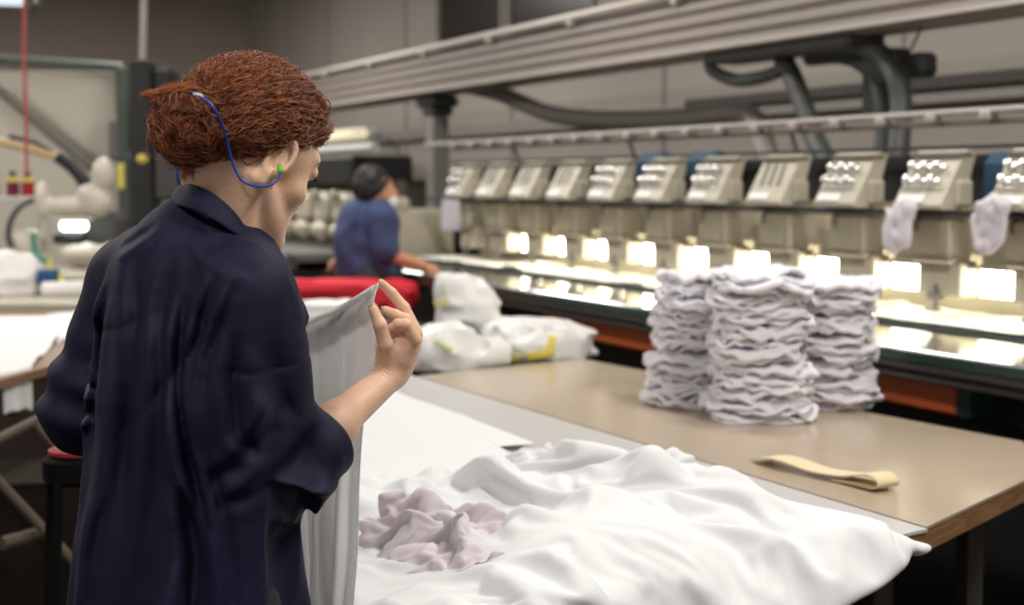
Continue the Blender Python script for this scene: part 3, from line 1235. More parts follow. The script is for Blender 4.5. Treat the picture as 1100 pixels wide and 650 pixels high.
strands(P_[:1900], .00045 + .0004 * RS.rand(1900), 'bun_strands', m_hair, hair)
strands(P_[1900:], .0004 + .0003 * RS.rand(N - 1900), 'bun_strands', m_hair2, hair)

# loose tuft left of the bun, nape fuzz and fly-aways
tp = catmull([L(215, 102, 1.82), L(192, 97, 1.82), L(176, 98, 1.82), L(166, 104, 1.82), L(160, 101, 1.82), L(152, 103, 1.82)], 4)
N = 90
K = len(tp)
off = RS.randn(N, 1, 3) * .0030 * np.linspace(1.5, .35, K)[None, :, None]
wv = .0024 * np.sin(np.linspace(0, 12, K)[None, :, None] + RS.rand(N, 1, 3) * 6.28)
cut = tp[None] + off + wv
strands(cut, .00035, 'hair_tuft', m_hair2, hair)
N = 900
u = RS.randn(N, 3)
u /= np.linalg.norm(u, axis=1)[:, None]
q = np.array([0, -.012, .05]) + u * [.10, .11, .10]
for _ in range(5):
    q = q - grad(fc, q) * fc(q)[:, None]
q = q[hairline(q) < .0]
N = len(q)
g = grad(fc, q)
dv = BUNH - q
dv /= np.linalg.norm(dv, axis=1)[:, None]
K = 12
ln = .012 + .022 * RS.rand(N)
t = np.linspace(0, 1, K)
rnd = RS.randn(N, 3) * .5
P_ = q[:, None] + ln[:, None, None] * (t[None, :, None] * (dv * .9 + g * .42 + rnd * .4)[:, None]) + \
    .0022 * np.sin(t[None, :, None] * 8 + RS.rand(N, 1, 3) * 6.28) * t[None, :, None]
P_ = toW(P_.reshape(-1, 3)).reshape(N, K, 3)
strands(P_, .00022, 'fly_away_hairs', m_hair2, hair)
N = 160
dr = RS.randn(N, 3)
dr /= np.linalg.norm(dr, axis=1)[:, None]
P_ = BUN + dr[:, None] * (.043 + .016 * RS.rand(N, 1, 1) * t[None, :, None]) + np.cross(dr, axn)[:, None] * .025 * t[None, :, None] + .002 * np.sin(t[None, :, None] * 8 + RS.rand(N, 1, 3) * 6.28) * t[None, :, None]
strands(P_, .00022, 'fly_away_hairs', m_hair2, hair)
# short nape hair below the bun
N = 260
b0 = np.stack([L(x, y, 1.862) for x, y in zip(186 + 34 * RS.rand(N), 172 + 8 * RS.rand(N))])
fb = lambda P: smin(f_neck(P), f_head(toH(P)) * HS, .016)
for _ in range(5):
    b0 = b0 - grad(fb, b0) * fb(b0)[:, None]
P_ = b0[:, None] + t[None, :, None] * (np.array([-.25, -.2, -.9]) * (.010 + .014 * RS.rand(N))[:, None] + RS.randn(N, 3) * .002)[:, None]
P_ = P_.reshape(-1, 3)
P_ = P_ - grad(fb, P_) * (fb(P_) - .001)[:, None]
strands(P_.reshape(N, K, 3), .00022, 'nape_hair', m_hair2, hair)

# ---- smock
SL_HEM = L(345, 477, 1.885)
DF = (WRR - ELR) / np.linalg.norm(WRR - ELR)


def torso(P):
    q = P @ RT
    z = q[:, 2]
    zz = [.50, .70, .90, 1.05, 1.20, 1.30, 1.36]
    ax_ = np.interp(z, zz, [.195, .190, .178, .168, .176, .178, .150])
    ay_ = np.interp(z, zz, [.180, .165, .145, .125, .125, .118, .090])
    cy = np.interp(z, zz, [0.0, -.005, -.012, -.012, .0, .018, .03])
    cx = np.interp(z, zz, [0., 0, 0, 0, 0, 0, 0])
    rr = np.sqrt(((q[:, 0] - cx) / ax_) ** 2 + ((q[:, 1] - cy) / ay_) ** 2)
    d = (rr - 1) * np.minimum(ax_, ay_) * .93
    return d, q, rr


def crease(P, pts, w, dep):
    """a fold line seen on the back: valley with a soft ridge beside it, following a polyline"""
    C = [L(a, b, 1.84)[[0, 2]] for a, b in pts]
    q = P[:, [0, 2]]
    best = np.full(len(P), 9.0)
    sg = np.zeros(len(P))
    fade = np.zeros(len(P))
    n = len(C) - 1
    for i in range(n):
        ab = C[i + 1] - C[i]
        l2 = ab @ ab
        t = np.clip(((q - C[i]) @ ab) / l2, 0, 1)
        v = q - C[i] - t[:, None] * ab
        dd = np.linalg.norm(v, axis=1)
        m = dd < best
        best = np.where(m, dd, best)
        sg = np.where(m, np.sign(v[:, 0] * ab[1] - v[:, 1] * ab[0]), sg)
        fade = np.where(m, (i + t) / n, fade)
    t = best * sg
    f = np.clip(np.minimum(fade, 1 - fade) * 5, 0, 1)
    return dep * f * (np.exp(-(t / w) ** 2) - .75 * np.exp(-((t - 1.7 * w) / (1.2 * w)) ** 2))


CREASES = [([(214, 310), (211, 360), (212, 416), (222, 480), (246, 560)], .008, .014),
           ([(250, 288), (236, 330), (226, 375), (222, 430)], .007, .008),
           ([(275, 290), (262, 325), (240, 375), (234, 430)], .006, .006),
           ([(150, 262), (160, 330), (158, 400), (146, 480), (136, 560)], .012, .008),
           ([(196, 262), (190, 330), (196, 400), (186, 500), (170, 600), (165, 655)], .011, .008),
           ([(118, 300), (104, 360), (98, 430), (92, 500)], .008, .009),
           ([(322, 405), (300, 450), (268, 486), (240, 500)], .010, .006),
           ([(348, 452), (318, 492), (284, 516), (250, 526)], .010, .006),
           ([(300, 360), (306, 410), (322, 450)], .009, .006),
           ([(272, 345), (266, 400), (272, 450), (290, 480)], .009, .008),
           ([(236, 450), (258, 540), (266, 600), (268, 660)], .009, .010),
           ([(128, 520), (118, 580), (112, 660)], .010, .009),
           ([(216, 500), (226, 580), (222, 660)], .010, .008),
           ([(60, 400), (82, 420), (100, 425)], .006, .006),
           ([(52, 448), (76, 452), (98, 446)], .006, .006),
           ([(122, 268), (140, 262), (172, 240)], .006, .004),
           ([(214, 236), (236, 262), (262, 276), (290, 290)], .008, .005)]


def f_smock(P):
    d, q, rr = torso(P)
    z = P[:, 2]
    d = smax(d, z - 1.385, .06)
    # shoulders and yoke
    d = smin(d, cone(P, SHR + [-.006, .01, .0], NB + [-.010, .0, -.046], .062, .056), .05)
    d = smin(d, cone(P, SHL + [.012, .0, -.004], NB + [-.015, .02, -.035], .062, .062), .05)
    d = smin(d, ell(P, NB + [-.03, -.02, -.10], (.11, .10, .095)), .05)
    # vertical drape folds
    ang = np.arctan2(q[:, 1] + .0, q[:, 0])
    zf = np.clip((1.30 - z) / .5, 0, 1)
    fold = np.sin(ang * 9 + 2.4 * vnoise(np.stack([q[:, 0] * 5, q[:, 1] * 5, z * 2.5], 1)) + z * 1.5)
    d = d - zf * .014 * fold - .012 * zf * (1 - np.abs(vnoise(np.stack([q[:, 0] * 9, q[:, 1] * 9, z * 2.2], 1))) * 2.4) - .008 * fbm(np.stack([q[:, 0] * 8, q[:, 1] * 8, z * 4.0], 1) + 3.3, 3)
    rg = 1 - np.abs(vnoise(np.stack([q[:, 0] * 15 + 2, q[:, 1] * 15, z * 3.4 + q[:, 0] * 3], 1))) * 2.2
    d = d - .009 * np.clip((1.36 - z) / .2, .15, 1) * rg
    # fold lines fanning down from the shoulder blade
    ca = L(262, 300, 1.75)
    v = P - ca
    th = np.arctan2(v[:, 0] + .3 * v[:, 1], -v[:, 2])
    rd = np.linalg.norm(v, axis=1)
    d = d - .010 * np.abs(np.sin(th * 6 + .8)) ** .7 * np.exp(-((rd - .17) / .08) ** 2) * np.clip((SHR[2] - .0 - z) / .05, 0, 1)
    # right sleeve
    a0, a1 = SHR + [.0, -.0, .0], ELR + np.array([-.012, 0, .015])
    s = cone(P, a0, a1, .068, .079)
    s = smin(s, cone(P, a1, SL_HEM, .062, .048), .03)
    s = smin(s, ell(P, L(280, 528, 1.86), (.060, .06, .044)), .03)
    he = (P - SL_HEM) @ DF
    along = (P - a0) @ (a1 - a0) / np.linalg.norm(a1 - a0)
    lat = (P - a0) @ np.array([1., -.2, 0])
    dm = np.clip(-he / .07, .12, 1)
    s = s - dm * .011 * np.sin(lat * 62 + along * 9 + 2.0 * vnoise(P * [9, 9, 5])) * np.clip(along / .1, 0, 1)
    s = s - dm * .0075 * fbm(P * [10, 10, 7] + 8.1, 3) - .007 * (1 - 2.2 * np.abs(vnoise(P * [13, 13, 6] + [2, 5, P[0, 2] * 0]))) * np.clip(-he / .04, 0, 1)
    # drag lines where the sleeve bends at the elbow
    he = (P - SL_HEM) @ DF
    e_ = np.exp(-((P[:, 2] - ELR[2] - .01) / .07) ** 2) * np.clip((-he - .02) / .05, 0, 1)
    s = s - e_ * .010 * (1 - 2 * np.abs(np.sin((P[:, 2] * 36 + P[:, 0] * 26 + vnoise(P * 8)))))
    # dropped shoulder seam
    seam = np.abs(along - .075 - .12 * lat)
    s = s + .004 * np.exp(-(seam / .0035) ** 2) - .002 * np.clip((along - .075) / .01, 0, 1)
    # cut the sleeve end and hollow it out
    he = (P - SL_HEM) @ DF
    s = smax(s, he - .012, .006)
    inner = cone(P, SL_HEM - DF * .05, SL_HEM + DF * .08, .034, .039)
    s = smax(s, -smax(inner, -(he + .025), .006), .004)
    # left sleeve
    b0, b1 = SHL, ELL
    l_ = cone(P, b0, b1, .055, .060)
    l_ = smin(l_, cone(P, b1 + [.01, .0, .0], ELL * .45 + WRL * .55, .058, .052), .04)
    l_ = l_ - .006 * fbm(P * [11, 11, 9] + 1.7, 3)
    e_ = np.exp(-((P[:, 2] - ELL[2] - .03) / .07) ** 2)
    l_ = l_ - e_ * .006 * np.sin(P[:, 2] * 95 + P[:, 0] * 30)
    d = smin(d, l_, .018)
    d = smin(d, s, .014)
    for pts, w_, dp in CREASES:
        d = d + crease(P, pts, w_, dp)
    # hollow hem
    d = smax(d, .55 - z, .004)
    inner, _, _ = torso(P)
    d = smax(d, -smax(inner + .065, z - .72, .02), .01)
    # neck opening
    d = smax(d, -cone(P, NB + [.0, 0, -.02], NB + [.03, .02, .10], .056, .062), .004)
    return d


Vs, Fs = surfnet(f_smock, (-.36, -.36, .53), (.26, .46, 1.45), .0040)
smock = wmesh('smock', Vs, Fs, m_navy, WB)

# collar: a folded band
top = [(269, 256, 1.865), (262, 241, 1.845), (250, 225, 1.833), (230, 208, 1.830), (210, 199, 1.845), (198, 198, 1.868), (191, 201, 1.90), (193, 208, 1.945), (212, 226, 1.975), (240, 246, 1.97), (262, 258, 1.93), (269, 258, 1.89)]
bot = [(270, 262, 1.855), (262, 259, 1.825), (246, 249, 1.812), (227, 236, 1.805), (208, 227, 1.820), (193, 223, 1.85), (182, 223, 1.90), (185, 232, 1.96), (206, 248, 1.995), (238, 264, 1.99), (262, 272, 1.94), (270, 264, 1.885)]
T_ = catmull([L(*p) for p in top], 6)
B_ = catmull([L(*p) for p in bot], 6)
cen = NB + [0, 0, .02]
rows = []
n = len(T_)
inn = T_ + (cen - T_) * [.06, .06, 0] + [0, 0, -.030]
inn2 = T_ + (cen - T_) * [.04, .04, 0] + [0, 0, -.003]
out = T_ + (B_ - T_) * .12 + (T_ - cen) * [.05, .05, 0]
mid = T_ + (B_ - T_) * .55 + (T_ - cen) * [.075, .075, 0]
end = B_ + (T_ - cen) * [.05, .05, 0]
endi = B_ + (T_ - cen) * [.0, .0, 0] + [0, 0, .003]
rows = [inn, inn2, T_ + [0, 0, .0015], out, mid, end, endi]
V_ = np.concatenate(rows)
fs = [(r * n + i, r * n + i + 1, (r + 1) * n + i + 1, (r + 1) * n + i) for r in range(len(rows) - 1) for i in range(n - 1)]
col_ = wmesh('collar', V_, fs, m_navy, WB)
md = col_.modifiers.new('thick', 'SOLIDIFY')
md.thickness = .0025
md = col_.modifiers.new('sub', 'SUBSURF')
md.levels = md.render_levels = 1

# ---- trousers and shoes
def f_tr(P):
    d = None
    for s in (-1, 1):
        hip = RT @ np.array([.085 * s, 0, .92])
        kn = RT @ np.array([.088 * s, .02, .50])
        an = RT @ np.array([.092 * s, -.012 + .03 * s, .10])
        e = chain(P, [hip, kn, an], [.088, .075, .066], .02)
        d = e if d is None else smin(d, e, .02)
    d = d - .006 * fbm(P * [12, 12, 7], 2)
    return smax(d, .07 - P[:, 2], .01)


V_, F_ = surfnet(f_tr, (-.28, -.28, .05), (.28, .28, 1.08), .009)
wmesh('trousers', V_, F_, m_trouser, WB)
for s in (-1, 1):
    an = RT @ np.array([.09 * s, -.01 + .03 * s, .05])
    toe = RT @ np.array([.10 * s, .14 + .03 * s, .035])
    f_ = lambda P: smax(smin(cone(P, an + [0, 0, .0], toe, .046, .040), cone(P, an, an + [0, 0, .05], .046, .05), .01), .004 - P[:, 2], .003)
    V_, F_ = surfnet(f_, np.minimum(an, toe) - .08, np.maximum(an, toe) + .1, .005)
    wmesh('shoe', V_, F_, m_shoe, WB)

# ---- ear plug and its blue cord
def wthing(name, label, cat):
    o = thing(name, tuple(RIGHT * R0 + HEAD * D0), label, cat)
    o.rotation_euler = (0, 0, ROTZ)
    return o


cord = wthing('earplug_cord', "bright blue earplug cord looping from the woman's ear over her bun", 'cord')
cp = [(300, 187, 1.838), (298, 193, 1.836), (290, 199, 1.833), (278, 200, 1.833), (265, 197, 1.832), (256, 189, 1.828), (249, 172, 1.822), (244, 152, 1.812), (239, 135, 1.795), (232, 120, 1.780), (223, 109, 1.776), (213, 103, 1.784), (205, 99, 1.81), (196, 103, 1.86), (190, 120, 1.90), (189, 150, 1.92), (190, 170, 1.925), (192, 195, 1.93), (210, 205, 1.96)]
m_cord = mat('blue_cord', (.015, .07, .42), .4)
b = MB().tube(catmull([L(*p) for p in cp], 8), .0017, 8)
wmesh('cord', np.concatenate(b.v), b.f, m_cord, cord)
b = MB()
pe = L(301.5, 184, 1.842)
b.tube([pe + [.001, .0, -.004], pe, pe + [-.002, .006, .004], pe + [-.003, .012, .007]], [.0028, .0045, .0042, .0030], 10)
wmesh('earplug', np.concatenate(b.v), b.f, mat('plug_green', (.18, .42, .06), .6), cord)
b = MB()
wmesh_clip = L(213, 102, 1.782)
b.tube([wmesh_clip + [-.006, 0, .001], wmesh_clip + [.002, -.001, .000], wmesh_clip + [.006, -.002, -.003]], .0022, 8)
wmesh('cord_clip', np.concatenate(b.v), b.f, mat('clip_clear', (.6, .62, .62), .25), cord)

# ---- the white sheet she holds up: a top edge between the hands, folds widening downwards
held = wthing('white_sheet', 'white sheet held up by the woman, hanging from her right hand beside the table', 'cloth')
nu, nv = 90, 110
Rt = catmull([L(407, 304, 2.052), L(401, 330, 2.035), L(405, 362, 2.06), L(401, 400, 2.075), L(391, 450, 2.06), L(386, 520, 2.05), L(384, 590, 2.045), L(379, 660, 2.04), L(377, 720, 2.04), L(380, 790, 2.04)], 12)
Lt = catmull([L(296, 350, 2.22), L(290, 380, 2.2), L(287, 430, 2.18), L(290, 490, 2.16), L(296, 550, 2.15), L(300, 600, 2.14), L(303, 660, 2.12), L(305, 700, 2.12), L(306, 750, 2.12), L(306, 800, 2.12)], 12)
tv = np.linspace(0, len(Rt) - 1, nv)
Rp = np.stack([np.interp(tv, np.arange(len(Rt)), Rt[:, k]) for k in range(3)], 1)
Lp = np.stack([np.interp(tv, np.arange(len(Lt)), Lt[:, k]) for k in range(3)], 1)
u = np.linspace(0, 1, nu)[:, None]
v = np.linspace(0, 1, nv)[None]
P = Lp[None] + (Rp - Lp)[None] * u[..., None]
amp = .004 * np.clip(v / .1, 0, 1) + .014 * np.clip((v - .25) / .4, 0, 1)
nn = np.stack([u * 3.2 + 0 * v, v * 2.4 + 0 * u, 0 * u * v], -1).reshape(-1, 3)
w1 = vnoise(nn).reshape(nu, nv)
w2 = vnoise(nn * [2.6, 1.5, 1] + 4).reshape(nu, nv)
fold = np.sin(u * 21 + 2.2 * w1 + 1.0 * v) + .45 * np.sin(u * 47 + 2 * w2)
edge = np.clip((1 - u) / .06, 0, 1)
P[..., 1] += amp * fold * (.3 + .7 * edge)
P[..., 0] += .5 * amp * np.sin(u * 21 + 1.3 + 2.2 * w1) * edge
# drag lines fanning from the gripping hand
du, dvv = (1 - u), v
th = np.arctan2(dvv * 2.4 + 0 * du, du + 0 * dvv)
rd = np.sqrt(du ** 2 + (dvv * 2.4) ** 2)
P[..., 1] += .0028 * np.sin(th * 13) * np.exp(-((rd - .45) / .32) ** 2)
P[..., 2] -= .012 * np.sin(np.pi * u) * np.clip(1 - v * 8, 0, 1)
fs = [(i * nv + j, (i + 1) * nv + j, (i + 1) * nv + j + 1, i * nv + j + 1) for i in range(nu - 1) for j in range(nv - 1)]
m_sheet = mat('held_cotton', (.92, .92, .92), .85, bump=.05, bscale=600, transl=.5)
o = wmesh('sheet_panel', P.reshape(-1, 3), fs, m_sheet, held)
md = o.modifiers.new('thick', 'SOLIDIFY'); md.thickness = .0012
# turned-over hem along the top
nh = 8
H = np.zeros((nu, nh, 3))
top = P[:, 0].copy()
for j in range(nh):
    t_ = j / (nh - 1)
    ld = top + [0, -.009 - .004 * math.sin(t_ * 3.1), -.036 * t_ - .006]
    H[:, j] = ld + (P[:, 6] - P[:, 0]) * 0
    H[:, j, 1] += .0015 * np.sin(np.linspace(0, 19, nu) + t_)
H[:, 0] = top + [0, -.003, .0015]
fs = [(i * nh + j, (i + 1) * nh + j, (i + 1) * nh + j + 1, i * nh + j + 1) for i in range(nu - 1) for j in range(nh - 1)]
o = wmesh('hem_band', H[:86].reshape(-1, 3), [f for f in fs if max(f) < 86 * nh], m_sheet, held)
md = o.modifiers.new('thick', 'SOLIDIFY'); md.thickness = .0012
# ------------------------------------------------------------ cloth: each sheet is settled by the cloth solver, then kept as plain mesh
def collider(V, Fq, thick=.006, fric=12):
    me = bpy.data.meshes.new('c')
    me.from_pydata(np.asarray(V).tolist(), [], [tuple(int(i) for i in f) for f in Fq])
    o = bpy.data.objects.new('c', me)
    COL.objects.link(o)
    o.modifiers.new('c', 'COLLISION')
    o.collision.thickness_outer = thick
    o.collision.thickness_inner = .05
    o.collision.cloth_friction = fric
    return o


def settle(X0_, rest, nx, ny, cols, frames, pins=None, mass=.25, bend=.4, stiff=12, selfc=True, q=6, gap=.006):
    fs = [(i * ny + j, (i + 1) * ny + j, (i + 1) * ny + j + 1, i * ny + j + 1) for i in range(nx - 1) for j in range(ny - 1)]
    me = bpy.data.meshes.new('sheet')
    me.from_pydata(np.asarray(X0_).tolist(), [], fs)
    o = bpy.data.objects.new('sheet', me)
    COL.objects.link(o)
    o.shape_key_add(name='Basis')
    k = o.shape_key_add(name='rest')
    k.data.foreach_set('co', np.asarray(rest, np.float32).reshape(-1))
    k.value = 0
    md = o.modifiers.new('cloth', 'CLOTH')
    s = md.settings
    s.quality = q
    s.mass = mass
    s.tension_stiffness = s.compression_stiffness = stiff
    s.shear_stiffness = stiff * .5
    s.bending_stiffness = bend
    s.tension_damping = s.compression_damping = s.shear_damping = 5
    s.bending_damping = .5
    s.air_damping = 3
    s.rest_shape_key = k
    if pins is not None:
        g = o.vertex_groups.new(name='pin')
        g.add([int(i) for i in pins], 1.0, 'ADD')
        s.vertex_group_mass = 'pin'
    c = md.collision_settings
    c.distance_min = gap
    c.collision_quality = 3
    c.use_self_collision = selfc
    c.self_distance_min = gap * .9
    c.self_friction = 5
    md.point_cache.frame_start = 1
    md.point_cache.frame_end = frames
    for f in range(1, frames + 1):
        SC.frame_set(f)
    dg = bpy.context.evaluated_depsgraph_get()
    ev = o.evaluated_get(dg)
    m = ev.to_mesh()
    V = np.empty(len(m.vertices) * 3, np.float32)
    m.vertices.foreach_get('co', V)
    V = V.reshape(-1, 3).astype(float).copy()
    ev.to_mesh_clear()
    for x in [o] + cols:
        d = x.data
        bpy.data.objects.remove(x, do_unlink=True)
        bpy.data.meshes.remove(d)
    SC.frame_set(1)
    return V, fs


def boxcol(x0, x1, y0, y1, z0, z1, **k):
    V = [(x, y, z) for z in (z0, z1) for x, y in ((x0, y0), (x1, y0), (x1, y1), (x0, y1))]
    return collider(V, [(3, 2, 1, 0), (4, 5, 6, 7), (0, 1, 5, 4), (1, 2, 6, 5), (2, 3, 7, 6), (3, 0, 4, 7)], **k)


def lumpcol(lumps, z=TZ, n=70, lo=(-3.2, .7), hi=(-1.84, 1.78)):
    xs, ys = np.linspace(lo[0], hi[0], n), np.linspace(lo[1], hi[1], n)
    Xg, Yg = np.meshgrid(xs, ys, indexing='ij')
    Z = np.full_like(Xg, z - .02)
    for cx, cy, rx, ry, rot, h in lumps:
        c_, s_ = math.cos(rot), math.sin(rot)
        u = ((Xg - cx) * c_ + (Yg - cy) * s_) / rx
        v = (-(Xg - cx) * s_ + (Yg - cy) * c_) / ry
        Z = np.maximum(Z, z - .01 + (h + .01) * np.clip(1 - u * u - v * v, 0, 1) ** .6)
    V = np.stack([Xg, Yg, Z], -1).reshape(-1, 3)
    fs = [(i * n + j, (i + 1) * n + j, (i + 1) * n + j + 1, i * n + j + 1) for i in range(n - 1) for j in range(n - 1)]
    return collider(V, fs)


m_white = mat('white_cotton', (.80, .805, .815), .85, bump=.05, bscale=600, transl=.12)
m_lilac = mat('lilac_white_cotton', (.80, .73, .76), .85, bump=.05, bscale=600, transl=.15)


def sheet_obj(name, V, fs, m, label, cat, th=.0016, sub=1, parent=None):
    o = build_mesh(name, V, [tuple(f) for f in fs], m, parent, smooth=True)
    md = o.modifiers.new('thick', 'SOLIDIFY')
    md.thickness = th
    md.offset = 0
    if sub:
        md = o.modifiers.new('sub', 'SUBSURF')
        md.levels = md.render_levels = sub
    return tag(o, label, cat)



def wavy(cx, cy, lx, ly, sx, sy, nx, ny, z, amp, wl, rot=0.0, seed=0.0, rnd=0.0):
    """flat rest shape lx by ly, and a start shape squeezed to sx, sy and thrown into soft waves"""
    U = np.linspace(-.5, .5, nx)[:, None] * np.ones((1, ny)) * lx
    W = np.linspace(-.5, .5, ny)[None] * np.ones((nx, 1)) * ly
    U, W = U * np.sqrt(1 - rnd * (2 * W / ly) ** 2), W * np.sqrt(1 - rnd * (2 * U / lx) ** 2)
    rest = np.stack([U, W, 0 * U], -1).reshape(-1, 3)
    P = rest * [sx, sy, 1]
    n1 = vnoise(rest * 2.3 + seed)
    n2 = vnoise(rest * 2.0 + seed + 11)
    k = 2 * PI / wl
    P[:, 2] = z + amp * (np.sin(rest[:, 0] * k + 3.2 * n1 + .8 * rest[:, 1] * k) * .6 + np.sin(rest[:, 1] * k * .9 + 3.0 * n2) * .5) + .012 * fbm(rest * 7 + seed, 2)
    P[:, 0] += .02 * vnoise(rest * 4 + seed + 3)
    P[:, 1] += .02 * vnoise(rest * 4 + seed + 7)
    c_, s_ = math.cos(rot), math.sin(rot)
    x, y = P[:, 0].copy(), P[:, 1].copy()
    P[:, 0], P[:, 1] = cx + x * c_ - y * s_, cy + x * s_ + y * c_
    return P, rest


def near_cols(dz):
    b_ = [(NX1 - .2, NF), (NXF, NF), (NX0, yj(NX0) + .02), (NX1 - .2, yj(NX0) + .02)]
    tb = collider([(x, y, z) for z in (TZ - .05, TZ + dz) for x, y in b_], [(3, 2, 1, 0), (4, 5, 6, 7), (0, 1, 5, 4), (1, 2, 6, 5), (2, 3, 7, 6), (3, 0, 4, 7)])
    return [tb, boxcol(-4.4, A1[0] + .02, A1[1] - .01, 2.6, TZ - .05, TZ)]


import time as _t
_t0 = _t.time()
# bottom sheet lying flat, its front hanging over the table edge
nx, ny = 68, 46
P0, rest = wavy(-3.98, 1.12, 2.06, 1.20, .97, 1.0, nx, ny, TZ + .03, .006, .5, seed=2)
V, fs = settle(P0, rest, nx, ny, near_cols(.002), 34, mass=.2, bend=.6, stiff=12, selfc=False)
sheet_obj('white_sheet', V, fs, m_white, 'flat white sheet on the pale table with its front edge hanging down', 'cloth')
# second sheet, loosely wrinkled
nx, ny = 60, 52
P0, rest = wavy(-2.92, 1.02, 1.50, 1.35, .94, .95, nx, ny, TZ + .06, .018, .5, rot=-.12, seed=5)
V, fs = settle(P0, rest, nx, ny, near_cols(.008), 36, mass=.2, bend=1.5, stiff=12)
sheet_obj('white_sheet', V, fs, m_white, 'loosely wrinkled white sheet lying between the flat sheet and the big heap', 'cloth')
# lilac-white crumpled piece at the front edge
nx, ny = 48, 44
P0, rest = wavy(-2.15, .94, .64, .62, .64, .62, nx, ny, TZ + .09, .04, .22, rot=.3, seed=8)
V, fs = settle(P0, rest, nx, ny, near_cols(.02), 36, mass=.2, bend=1.0, stiff=12)
sheet_obj('crumpled_garment', V, fs, m_lilac, 'crumpled pale pink-white garment sticking out at the left of the heap', 'garment')
HCX, HCY, HROT = -2.18, 1.17, .05
# the big heap at the end of the near table
nx, ny = 84, 76
P0, rest = wavy(HCX, HCY, 1.60, 1.44, .76, .72, nx, ny, TZ + .17, .046, .40, rot=HROT, seed=1, rnd=.36)
lm = lumpcol([(-2.32, 1.36, .38, .20, .5, .070), (-2.14, 1.46, .24, .14, -.4, .060), (-2.02, 1.14, .22, .20, 1.2, .070)])
V, fs = settle(P0, rest, nx, ny, near_cols(.015) + [lm], 44, mass=.22, bend=3.0, stiff=12)
sheet_obj('white_cloth_heap', V, fs, m_white, 'large heaped white cloth spilling over the near end of the pale table', 'cloth')
HV, HF = V, fs
# ------------------------------------------------------------ stacked white garments, folded flat, three piles
m_stack = mat('stacked_cotton', (.84, .82, .865), .9, bump=.08, bscale=350, transl=.15)
m_stack2 = mat('stacked_cotton_pink', (.84, .80, .84), .9, bump=.08, bscale=350, transl=.15)


def garment_mesh(name, seed, w, l, h, m):
    rs = np.random.RandomState(seed)
    nt, nr = 72, 9
    th = np.linspace(0, 2 * PI, nt, endpoint=False)
    Vs_, Fs_ = [], []
    base = 0
    layers = 2 + seed % 2
    for k in range(layers):
        e = 3.2
        R = 1 / (np.abs(np.cos(th) / w) ** e + np.abs(np.sin(th) / l) ** e) ** (1 / e)
        ring = np.stack([np.cos(th) * 2.2 + seed * 1.7, np.sin(th) * 2.2 + k * 3.3, 0 * th], 1)
        R = R * (1 + .10 * vnoise(ring) + .030 * vnoise(ring * 3.1) + .012 * rs.randn(nt) * (rs.rand(nt) < .5)) * (1 - .05 * abs(k - 1) * rs.rand() - .02 * rs.rand())
        z0 = h * (k + .02) / layers
        hh = h / layers * 1.02
        ox, oy = rs.randn(2) * .006
        und = .018 * vnoise(ring * 1.1 + 5) + .010 * vnoise(ring * 3.3 + 9)
        prof = []
        for j in range(nr):          # top surface from the centre, round the rim, back to the centre below
            prof.append((j / (nr - 1) * .965, hh))
        prof += [(.99, hh * .85), (1.0, hh * .5), (.985, hh * .12)]
        for j in range(4):
            prof.append((.95 * (1 - j / 3.0), 0.0))
        n0 = len(prof)
        for pr, pz in prof:
            rr = R * max(pr, .001)
            wave = und * pr ** 2
            droop = -.030 * np.clip(pr - .62, 0, 1) ** 1.3 * (1.0 + 1.0 * vnoise(ring * 1.2 + 2))
            puff = .004 * np.sin(rr * 40 + th * 3) * (pr < .9)
            z = z0 + pz + wave + droop + (puff if pz > 0 else 0)
            Vs_.append(np.stack([np.cos(th) * rr + ox, np.sin(th) * rr + oy, z], 1))
        for i in range(n0 - 1):
            for t in range(nt):
                t2 = (t + 1) % nt
                Fs_.append((base + i * nt + t, base + (i + 1) * nt + t, base + (i + 1) * nt + t2, base + i * nt + t2))
        base += n0 * nt
    V = np.concatenate(Vs_)
    V[:, 2] += .0015
    me = bpy.data.meshes.new(name)
    me.from_pydata(V.tolist(), [], Fs_)
    me.polygons.foreach_set('use_smooth', [True] * len(me.polygons))
    me.materials.append(m)
    return me


rs = np.random.RandomState(4)
piles = [('left', at_z(742, 432, TZ), (.115, .135), 13, .0285), ('middle', at_z(812, 446, TZ), (.125, .150), 14, .0280), ('right', at_z(893, 434, TZ), (.112, .14), 13, .0272)]
ords = ['bottom', 'second', 'third', 'fourth', 'fifth', 'sixth', 'seventh', 'eighth', 'ninth', 'tenth', 'eleventh', 'twelfth', 'thirteenth', 'topmost']
for pi, (nm, c, (w_, l_), n, hh) in enumerate(piles):
    for i in range(n):
        sp = 1 + .16 * max(0, 1 - i / 3.0)
        me = garment_mesh('folded_garment', 50 * pi + i, w_ * sp * (1 + .05 * rs.randn()), l_ * sp * (1 + .04 * rs.randn()), hh * 1.12, m_stack if (i + pi) % 3 else m_stack2)
        if i < 2:
            z_ = np.array([v.co.z for v in me.vertices])
            for v in me.vertices:
                v.co.z = max(v.co.z, .0012 - i * hh * .95)
        o = bpy.data.objects.new('folded_garment', me)
        COL.objects.link(o)
        lean = RIGHT * ((.012 * (i / n)) if pi == 0 else 0)
        o.location = (c[0] + rs.randn() * .008 + lean[0], c[1] + rs.randn() * .008 + lean[1], TZ + i * hh)
        o.rotation_euler = (rs.randn() * .02 if i else 0, rs.randn() * .02 if i else 0, ROTZ + rs.randn() * .10 + (.12, -.05, -.18)[pi])
        od = 'topmost' if i == n - 1 else ords[i]
        tag(o, 'white garment, %s from the table in the %s pile of the stack' % (od, nm) if i < n - 1 else 'white garment lying topmost on the %s pile of the stack' % nm,
            'folded garment', 'folded white garments stacked in three piles')

